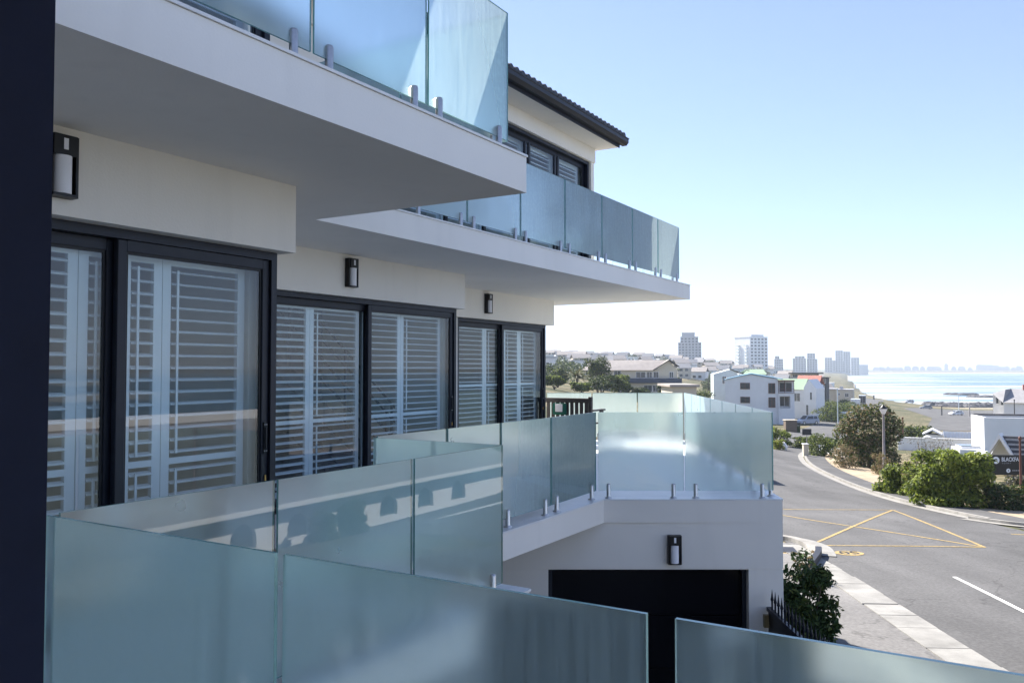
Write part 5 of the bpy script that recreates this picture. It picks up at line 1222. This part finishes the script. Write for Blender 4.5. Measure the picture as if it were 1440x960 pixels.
# ================================================================== STREET FURNITURE
# street lamp
p = PGp = G(1241, 57.9); th = thing('street_lamp', 'tall slim lamp post with white lantern and black cap on the sandy verge', 'street lamp', FW, p)
h = uz(582, 57.9) - p.z
q = MB(); q.lathe(p.x, p.y, [(0.16, p.z - 0.1), (0.16, p.z + 0.5), (0.095, p.z + 0.6), (0.075, p.z + h)], 12); q.build('pole', pm('lamp_pole_paint', (0.24, 0.21, 0.20), 0.5, 0.15, 3), th)
q = MB(); q.lathe(p.x, p.y, [(0.09, p.z + h), (0.13, p.z + h + 0.06), (0.26, p.z + h + 0.38)], 12); q.build('lantern', 'lamp_white', th)
q = MB(); q.lathe(p.x, p.y, [(0.28, p.z + h + 0.382), (0.28, p.z + h + 0.41), (0.10, p.z + h + 0.58), (0.04, p.z + h + 0.66)], 12); q.build('lamp_cap', 'black', th)
def post(u, d, vt, r, label, mat='dark_wall', arm=0.0, name='street_post'):
    p = G(u, d); h = uz(vt, d) - p.z; th = thing(name, label, 'post', FW, p)
    q = MB(); q.lathe(p.x, p.y, [(r * 1.2, p.z - 0.1), (r, p.z + 0.4), (r * 0.8, p.z + h)], 8); q.build('pole', mat, th)
    q = MB(); q.lathe(p.x, p.y, [(r * 0.8, p.z + h + 0.001), (r * 1.3, p.z + h + 0.03), (r * 1.3, p.z + h + 0.12), (r * 0.5, p.z + h + 0.18)], 8); q.build('post_cap', mat, th)
post(1268, 92, 588, 0.09, 'brown timber post left of the white garden wall', 'red_frame')
post(1177, 165, 547, 0.11, 'slim pale lamp post near the hedge beside the parked silver car', 'pale_wall')
post(1362, 255, 568, 0.2, 'wooden post at the edge of the car park', 'tan_roof')
post(1347, 300, 556, 0.13, 'thin pale light pole above the car park', 'pale_wall')
post(1425, 110, 563, 0.07, 'thin dark pole in front of the grey roofed house', 'dark_wall')
post(1432, 39, 618, 0.055, 'thin rusty pole in front of the black sign', 'red_frame')
post(1323, 255, 571, 0.2, 'short dark bollard on the car park', 'dark_wall')
post(1228, 415, 556, 0.4, 'dark squat post at the end of the beach road', 'dark_wall')
# black advertising board
d = 42; p = G(1399, d); mp_ = d / FPX
th = thing('sign_board', 'black signboard with white round logo and white lettering on two posts', 'sign', FW, p)
xa, xb_ = P(1393, 640, d).x, P(1462, 640, d).x; za, zc = P(1400, 667.5, d).z, P(1400, 639.5, d).z
q = MB(); q.box(xa, xb_, d, d + 0.06, za, zc, bev=0.008); bd = q.build('board', 'black', th)
for u in (1399.5, 1455):
    q = MB(); x_ = P(u, 640, d).x; q.box(x_ - 0.04, x_ + 0.04, d + 0.061, d + 0.12, p.z - 0.4, zc - 0.1); q.build('post', 'steel_old', th)
M['sign_white'] = pm('sign_white_vinyl', (0.78, 0.80, 0.84), 0.5, 0.03, 4); M['sign_grey'] = pm('sign_grey_vinyl', (0.30, 0.31, 0.34), 0.5, 0.03, 4)
def ring(cx_, cz, r1, r2, y, n=28):
    q = MB(); vs = []
    for k in range(n):
        a = 2 * math.pi * k / n
        for r in (r1, r2): vs.append((cx_ + r * math.cos(a), y, cz + r * math.sin(a)))
    q.add(vs, [(2 * k, 2 * k + 1, (2 * k + 3) % (2 * n), (2 * k + 2) % (2 * n)) for k in range(n)]); return q
c_ = P(1400.6, 646.8, d); q = ring(c_.x, c_.z, 0.075, 0.18, d - 0.003); q.box(c_.x - 0.07, c_.x + 0.07, d - 0.005, d - 0.002, c_.z - 0.012, c_.z + 0.012); q.build('logo', 'sign_white', th)
c_ = P(1418, 661.4, d); q = ring(c_.x, c_.z, 0.035, 0.105, d - 0.003); q.build('logo', 'sign_white', th)
def sign_text(body, u, v, hpx, mat, sx_=1.0, space=1.0):
    me = text_mesh(body, 1.0, mat, 'lettering', 0.002, 0.012)
    xs = [v_.co.x for v_ in me.vertices]; ys_ = [v_.co.y for v_ in me.vertices]; s = hpx * mp_ / (max(ys_) - min(ys_)); pp = P(u, v, d)
    o_ = bpy.data.objects.new('lettering', me); COL.objects.link(o_); o_.parent = th
    o_.matrix_local = Matrix.Translation((pp.x - p.x, d - 0.004 - p.y, pp.z - p.z)) @ Matrix.Rotation(math.pi / 2, 4, 'X') @ Matrix.Diagonal((s * sx_, s, s, 1))
sign_text('BLACKFA', 1408.3, 648.2, 5.8, 'sign_white', 0.72)
sign_text('P O I N T', 1409, 651.8, 1.8, 'sign_grey', 1.25)
for k in range(5):                                          # small line too worn to read
    c_ = P(1424.5 + k * 2.6, 661.2, d); q = MB(); q.box(c_.x - 0.03, c_.x + 0.03, d - 0.004, d - 0.001, c_.z - 0.03, c_.z + 0.03); q.build('worn_print', 'sign_grey', th)
# small signboard seen from behind, gate pillar, stone, low white wall, utility box
p = G(1133, 79); q = MB(); th = thing('signboard', 'small dark signboard seen from behind above the clipped hedge', 'sign', FW, p); mp_ = 79 / FPX
q.cyl(p.x, p.y, p.z - 0.1, uz(604, 79), 0.05, 8); q.build('post', 'steel_old', th); q = MB(); q.box(p.x - 0.44, p.x + 0.44, p.y - 0.09, p.y - 0.051, uz(611, 79), uz(602.5, 79), bev=0.01); q.build('board', 'dark_iron', th)
p = G(1131, 69); q = MB(); th = thing('gate_pillar', 'square white gate pillar at the paved driveway', 'pillar', FW, p); q.box(p.x - 0.2, p.x + 0.2, p.y - 0.2, p.y + 0.2, p.z - 0.2, uz(624, 69), bev=0.02); q.build('shaft', 'cream_wall', th); q = MB(); q.box(p.x - 0.25, p.x + 0.25, p.y - 0.25, p.y + 0.25, uz(624, 69) + 0.002, uz(623, 69), bev=0.015); q.build('capstone', 'white_wall', th)
p = G(1101, 77); q = MB(); q.sphere((p.x, p.y, p.z + 0.25), 0.42, 8, sc=(0.75, 0.7, 1.15)); q.v = [(a + random.uniform(-0.04, 0.04), b_ + random.uniform(-0.04, 0.04), c_ + random.uniform(-0.05, 0.05)) for a, b_, c_ in q.v]
q.thing('boulder', 'white_wall', 'whitewashed boulder at the edge of the paved driveway', 'boulder', FW, p)
a, b_ = G(1150, 78), G(1190, 70); q = MB(); dv = (b_ - a); n_ = Vector((-dv.y, dv.x, 0)).normalized() * 0.2
q.add([a + Vector((0, 0, -0.3)), b_ + Vector((0, 0, -0.3)), b_ + Vector((0, 0, 0.75)), a + Vector((0, 0, 0.75)), a + n_ + Vector((0, 0, -0.3)), b_ + n_ + Vector((0, 0, -0.3)), b_ + n_ + Vector((0, 0, 0.75)), a + n_ + Vector((0, 0, 0.75))], [(0, 1, 2, 3), (5, 4, 7, 6), (3, 2, 6, 7), (0, 3, 7, 4), (1, 5, 6, 2)])
q.thing('low_wall', 'white_wall', 'short low white wall between the clipped hedge and the coastal tree', 'wall', FW, a)
p = G(1112, 125); fr = hframe(1112, 125, 18); th = hthing('utility_cabinet', 'brown brick utility cabinet with pale lid and green bin on the dry grass', 'cabinet', fr)
q = MB(); q.box(-0.85, 0.85, 0, 1.2, -0.3, 1.75, bev=0.03); q.build('body', pm('brown_brick', (0.16, 0.12, 0.09), 0.9, 0.2, 6), th); q = MB(); q.box(-0.95, 0.95, -0.1, 1.3, 1.752, 1.86); q.build('lid', 'cream_wall', th); q = MB(); q.box(0.9, 1.35, 0.1, 0.7, -0.1, 0.95); q.build('bin', 'leaf_dark', th)
p = G(1105, 23.6); x_, y_ = 7.75, 23.6; fr = FW @ Matrix.Translation((x_, y_, gz(x_, y_))) @ Matrix.Rotation(R(-8), 4, 'Z')
th = hthing('dark_plate', 'square dark plate with yellow edge in the corner pavement', 'hatch', fr)  # flat dark square with a yellow border on the pavement
q = MB(); q.box(-0.30, 0.30, -0.36, 0.36, -0.02, 0.085); q.build('cover', 'dark_iron', th); q = MB(); q.box(-0.36, -0.301, -0.40, 0.36, -0.02, 0.08); q.box(-0.36, 0.1, -0.55, -0.361, -0.02, 0.075); q.build('painted_edge', 'yellow', th)
# spiked railing beside the garage
rl = thing('spiked_railing', 'dark metal railing with pointed spikes and solid panel beside the garage wall', 'railing', FW, (2.97, 6.5, -4.75))
q = MB(); q.box(2.955, 2.975, 3.0, 9.60, -4.70, -2.80); q.build('panel', 'black', rl)
for zz in (-2.80, -4.55):
    q = MB(); q.box(2.94, 2.99, 3.0, 9.615, zz, zz + 0.045); q.build('rail', 'alu', rl)
sp = MB().lathe(0, 0, [(0.011, 0), (0.011, 0.10), (0.020, 0.115), (0.012, 0.15), (0.001, 0.235)], 6).mesh('spike', M['alu'])
for k in range(58): inst(sp, 'spike', rl, (2.965, 3.1 + k * 0.112, -2.756))
q = MB(); q.box(2.90, 2.953, 9.56, 9.618, -2.98, -2.84); q.build('bracket', pm('brass_bracket', (0.22, 0.17, 0.08), 0.5, 0.2, 8), rl)

# ================================================================== VEHICLES
M['tyre'] = pm('tyre_rubber', (0.02, 0.02, 0.02), 0.8, 0.1, 5); M['car_glass'] = pm('car_glass', (0.02, 0.025, 0.03), 0.06, 0.1, 2, spec=0.6)
M['tail'] = pm('tail_lamp_red', (0.35, 0.02, 0.02), 0.3, 0.05, 5); M['head'] = pm('head_lamp', (0.7, 0.72, 0.75), 0.15, 0.05, 5)
def paint(name, c): 
    if name not in M: M[name] = pm(name, c, 0.3, 0.03, 2, coat=0.6, spec=0.5)
    return name
def wheels(th, xs, r, half, w_=0.22):
    for x in xs:
        for s in (-1, 1):
            q = MB(); q.tube([(x, s * half, r), (x, s * (half - w_), r)], r, 16); wl = q.build('wheel', 'tyre', th)
            q = MB(); q.tube([(x, s * (half + 0.012), r), (x, s * (half - 0.05), r)], r * 0.6, 12); q.build('rim', 'steel', wl)
def car(u, d, rot, label, col, suv=False, L=4.3, dz=0.05):
    """local x runs nose (+x) to tail"""
    p = G(u, d, dz); th = hthing('parked_car', label, 'car', FW @ Matrix.Translation(p) @ Matrix.Rotation(R(rot), 4, 'Z'), 'parked cars')
    H = 1.72 if suv else 1.46; w_ = 0.9; b0 = 0.28; belt = 1.0 if suv else 0.92
    prof = [(-L / 2, b0 + 0.1), (-L / 2 + 0.05, belt - 0.05), (-L / 2 + 0.18, belt), (L / 2 - 1.15, belt), (L / 2 - 0.25, belt - 0.16), (L / 2, belt - 0.38), (L / 2, b0 + 0.08), (L / 2 - 0.15, b0), (-L / 2 + 0.15, b0)]
    q = MB(); q.extr(prof, 'y', -w_, w_); q.build('body', paint(*col), th)
    tail = -L / 2 + (0.12 if suv else 0.30)
    cab = [(tail, belt + 0.002), (tail + 0.28, H - 0.06), (tail + 0.5, H), (L / 2 - 1.95, H), (L / 2 - 1.10, belt + 0.002)]
    vs = []
    for yy, ins in ((-w_ + 0.03, 0.0), (w_ - 0.03, 0.0)):
        for x, z in cab: vs.append((x, yy * (1 - 0.16 * (z - belt) / (H - belt)), z))
    q = MB(); q.add(vs, [(0, 1, 2, 3, 4), (9, 8, 7, 6, 5)] + [(i, (i + 1) % 5, 5 + (i + 1) % 5, 5 + i) for i in range(5)]); cb = q.build('cabin', paint(*col), th)
    hw = lambda z: (w_ - 0.03) * (1 - 0.16 * (z - belt) / (H - belt))
    z1, z2 = belt + 0.06, H - 0.10
    for s in (-1, 1):
        for xa, xb_, xc, xd in ((tail + 0.30, tail + 1.2, tail + 1.2, tail + 0.45), (tail + 1.28, L / 2 - 1.38, L / 2 - 1.92, tail + 1.28)):
            q = MB(); q.add([(xa, s * (hw(z1) + 0.006), z1), (xb_, s * (hw(z1) + 0.006), z1), (xc, s * (hw(z2) + 0.006), z2), (xd, s * (hw(z2) + 0.006), z2)], [(0, 1, 2, 3)]); q.build('side_window', 'car_glass', cb)
    q = MB(); q.add([(L / 2 - 1.17, -0.72, belt + 0.07), (L / 2 - 1.17, 0.72, belt + 0.07), (L / 2 - 1.88, 0.62, H - 0.06), (L / 2 - 1.88, -0.62, H - 0.06)], [(0, 1, 2, 3)]); q.v = [(a + 0.02, b_, c_ + 0.02) for a, b_, c_ in q.v]; q.build('windscreen', 'car_glass', cb)
    q = MB(); q.add([(tail + 0.03, -0.72, belt + 0.09), (tail + 0.03, 0.72, belt + 0.09), (tail + 0.24, 0.62, H - 0.12), (tail + 0.24, -0.62, H - 0.12)], [(0, 1, 2, 3)]); q.v = [(a - 0.02, b_, c_ + 0.005) for a, b_, c_ in q.v]; q.build('rear_window', 'car_glass', cb)
    for s in (-1, 1):
        q = MB(); y_ = s * 0.7; q.box(-L / 2 - 0.01, -L / 2 + 0.06, y_ - 0.14, y_ + 0.14, belt - 0.28, belt - 0.08); q.build('tail_light', 'tail', th)
        q = MB(); q.box(L / 2 - 0.12, L / 2 + 0.012, y_ - 0.18, y_ + 0.14, belt - 0.47, belt - 0.34); q.build('headlight', 'head', th)
    wheels(th, (-L / 2 + 0.8, L / 2 - 0.85), 0.34, w_ + 0.01)
    return th
car(1134, 161, 200, 'silver blue estate car parked on the drive beside the white house', ('silver_blue_paint', (0.34, 0.38, 0.46)), True, 4.5)
car(1343, 262, 190, 'white car parked on the grey car park', ('white_car_paint', (0.74, 0.74, 0.74)), False, 4.4)
car(1301, 318, 160, 'dark silver car at the top of the car park below the dune', ('dark_silver_paint', (0.20, 0.21, 0.24)), False, 4.4)
car(1277, 405, 180, 'white pickup like car parked on the dune by the water', ('white_car_paint', (0.74, 0.74, 0.74)), True, 4.6)
def truck(u, d, label, col, door):
    p = G(u, d, 0.05); th = hthing('box_truck', label, 'truck', FW @ Matrix.Translation(p) @ Matrix.Rotation(R(90 - 24), 4, 'Z'), 'box trucks on the beach road')
    q = MB(); q.box(-4.0, 1.6, -1.2, 1.2, 1.0, 3.9, bev=0.05); bx2 = q.build('box_body', paint(*col), th)
    for s in (-1, 1):
        q = MB(); q.box(-4.04, -4.001, 0.03 if s > 0 else -1.14, 1.14 if s > 0 else -0.03, 1.15, 3.75, bev=0.01); q.build('rear_door', door, bx2)
    q = MB(); q.extr([(1.62, 0.6), (3.4, 0.6), (3.4, 1.5), (3.1, 2.7), (1.62, 2.7)], 'y', -1.1, 1.1); q.build('cab', paint(*col), th)
    q = MB(); q.box(-3.9, 3.2, -0.5, 0.5, 0.55, 0.98); q.build('chassis', 'dark_iron', th)
    q = MB(); q.box(-4.1, -3.95, -1.15, 1.15, 0.55, 0.75); q.build('bumper', 'tail', th)
    wheels(th, (-2.6, 2.4), 0.48, 1.12, 0.3)
truck(1202.5, 235, 'pale grey box truck parked on the beach road, rear doors to the street', ('pale_truck_paint', (0.62, 0.64, 0.68)), 'white_wall')
truck(1212, 300, 'box truck with dark rear doors parked ahead of the pale grey one', ('white_car_paint', (0.74, 0.74, 0.74)), 'dark_wall')
p = G(1196, 185, 0.03); th = hthing('delivery_van', 'white van parked behind the coastal tree, roof showing', 'van', FW @ Matrix.Translation(p) @ Matrix.Rotation(R(20), 4, 'Z'))
q = MB(); q.extr([(-2.5, 0.35), (-2.5, 1.9), (-2.3, 2.1), (1.1, 2.1), (1.9, 1.3), (2.6, 1.1), (2.65, 0.35)], 'y', -0.95, 0.95); q.build('body', 'white_car_paint', th)
q = MB(); q.add([(1.2, -0.8, 2.03), (1.2, 0.8, 2.03), (1.88, 0.85, 1.35), (1.88, -0.85, 1.35)], [(0, 1, 2, 3)]); q.v = [(a + 0.02, b_, c_ + 0.015) for a, b_, c_ in q.v]; q.build('windscreen', 'car_glass', th)
for s in (-1, 1):
    q = MB(); q.add([(0.3, s * 0.955, 1.35), (1.55, s * 0.955, 1.35), (1.1, s * 0.955, 1.85), (0.3, s * 0.955, 1.85)], [(0, 1, 2, 3)]); q.build('side_window', 'car_glass', th)
wheels(th, (-1.6, 1.7), 0.34, 0.96)
# dark rocks at the water's edge
M['rock'] = pm('dark_shore_rock', (0.10, 0.095, 0.10), 0.9, 0.3, 0.8, 0.5, 2)
rnd = random.Random(77)
for i in range(46):
    u = rnd.uniform(1306, 1412); d = rnd.uniform(388, 415); p = G(u, d); q = MB(); r = rnd.uniform(1.6, 3.4)
    q.sphere((p.x, p.y, max(p.z, -20.2)), r, 5, sc=(1.7, 1.2, 0.75)); q.v = [(a + rnd.uniform(-0.5, 0.5), b_ + rnd.uniform(-0.5, 0.5), c_ + rnd.uniform(-0.4, 0.4)) for a, b_, c_ in q.v]; q.sm = [False] * len(q.sm)
    q.thing('shore_rock', 'rock', 'dark rock at the edge of the surf beyond the car park', 'rock', FW, (p.x, p.y, p.z), 'rocks along the surf')
for (u0, u1, d) in ((1372, 1392, 560), (1336, 1366, 610)):
    q = MB(); n = 9
    for k in range(n):
        uu = u0 + (u1 - u0) * k / (n - 1); pp = Vector(((uu - 720) / FPX * d, d + rnd.uniform(-6, 6), -20)); q.sphere(pp, 3.0, 5, sc=(1.6, 1.0, 0.55))
    q.sm = [False] * len(q.sm); q.thing('reef', 'rock', 'low dark reef breaking the surf' if u0 > 1370 else 'thin dark reef line further out in the surf', 'reef', FW, ((u0 - 720) / FPX * d, d, -20))

# ================================================================== HAZE (sea air)
hz, t, o = newmat('sea_air_haze')
vp = N(t, 'ShaderNodeVolumePrincipled'); vp.inputs['Color'].default_value = (0.80, 0.90, 1.0, 1); vp.inputs['Density'].default_value = 0.00023; vp.inputs['Anisotropy'].default_value = 0.0
t.links.new(vp.outputs[0], o.inputs['Volume']); M['haze'] = hz
q = MB(); q.box(-7000, 7000, -7000, 7000, -27.5, 140); tag(q.thing('haze', 'haze', None, None, FW, (0, 0, -27.5)), kind='stuff')
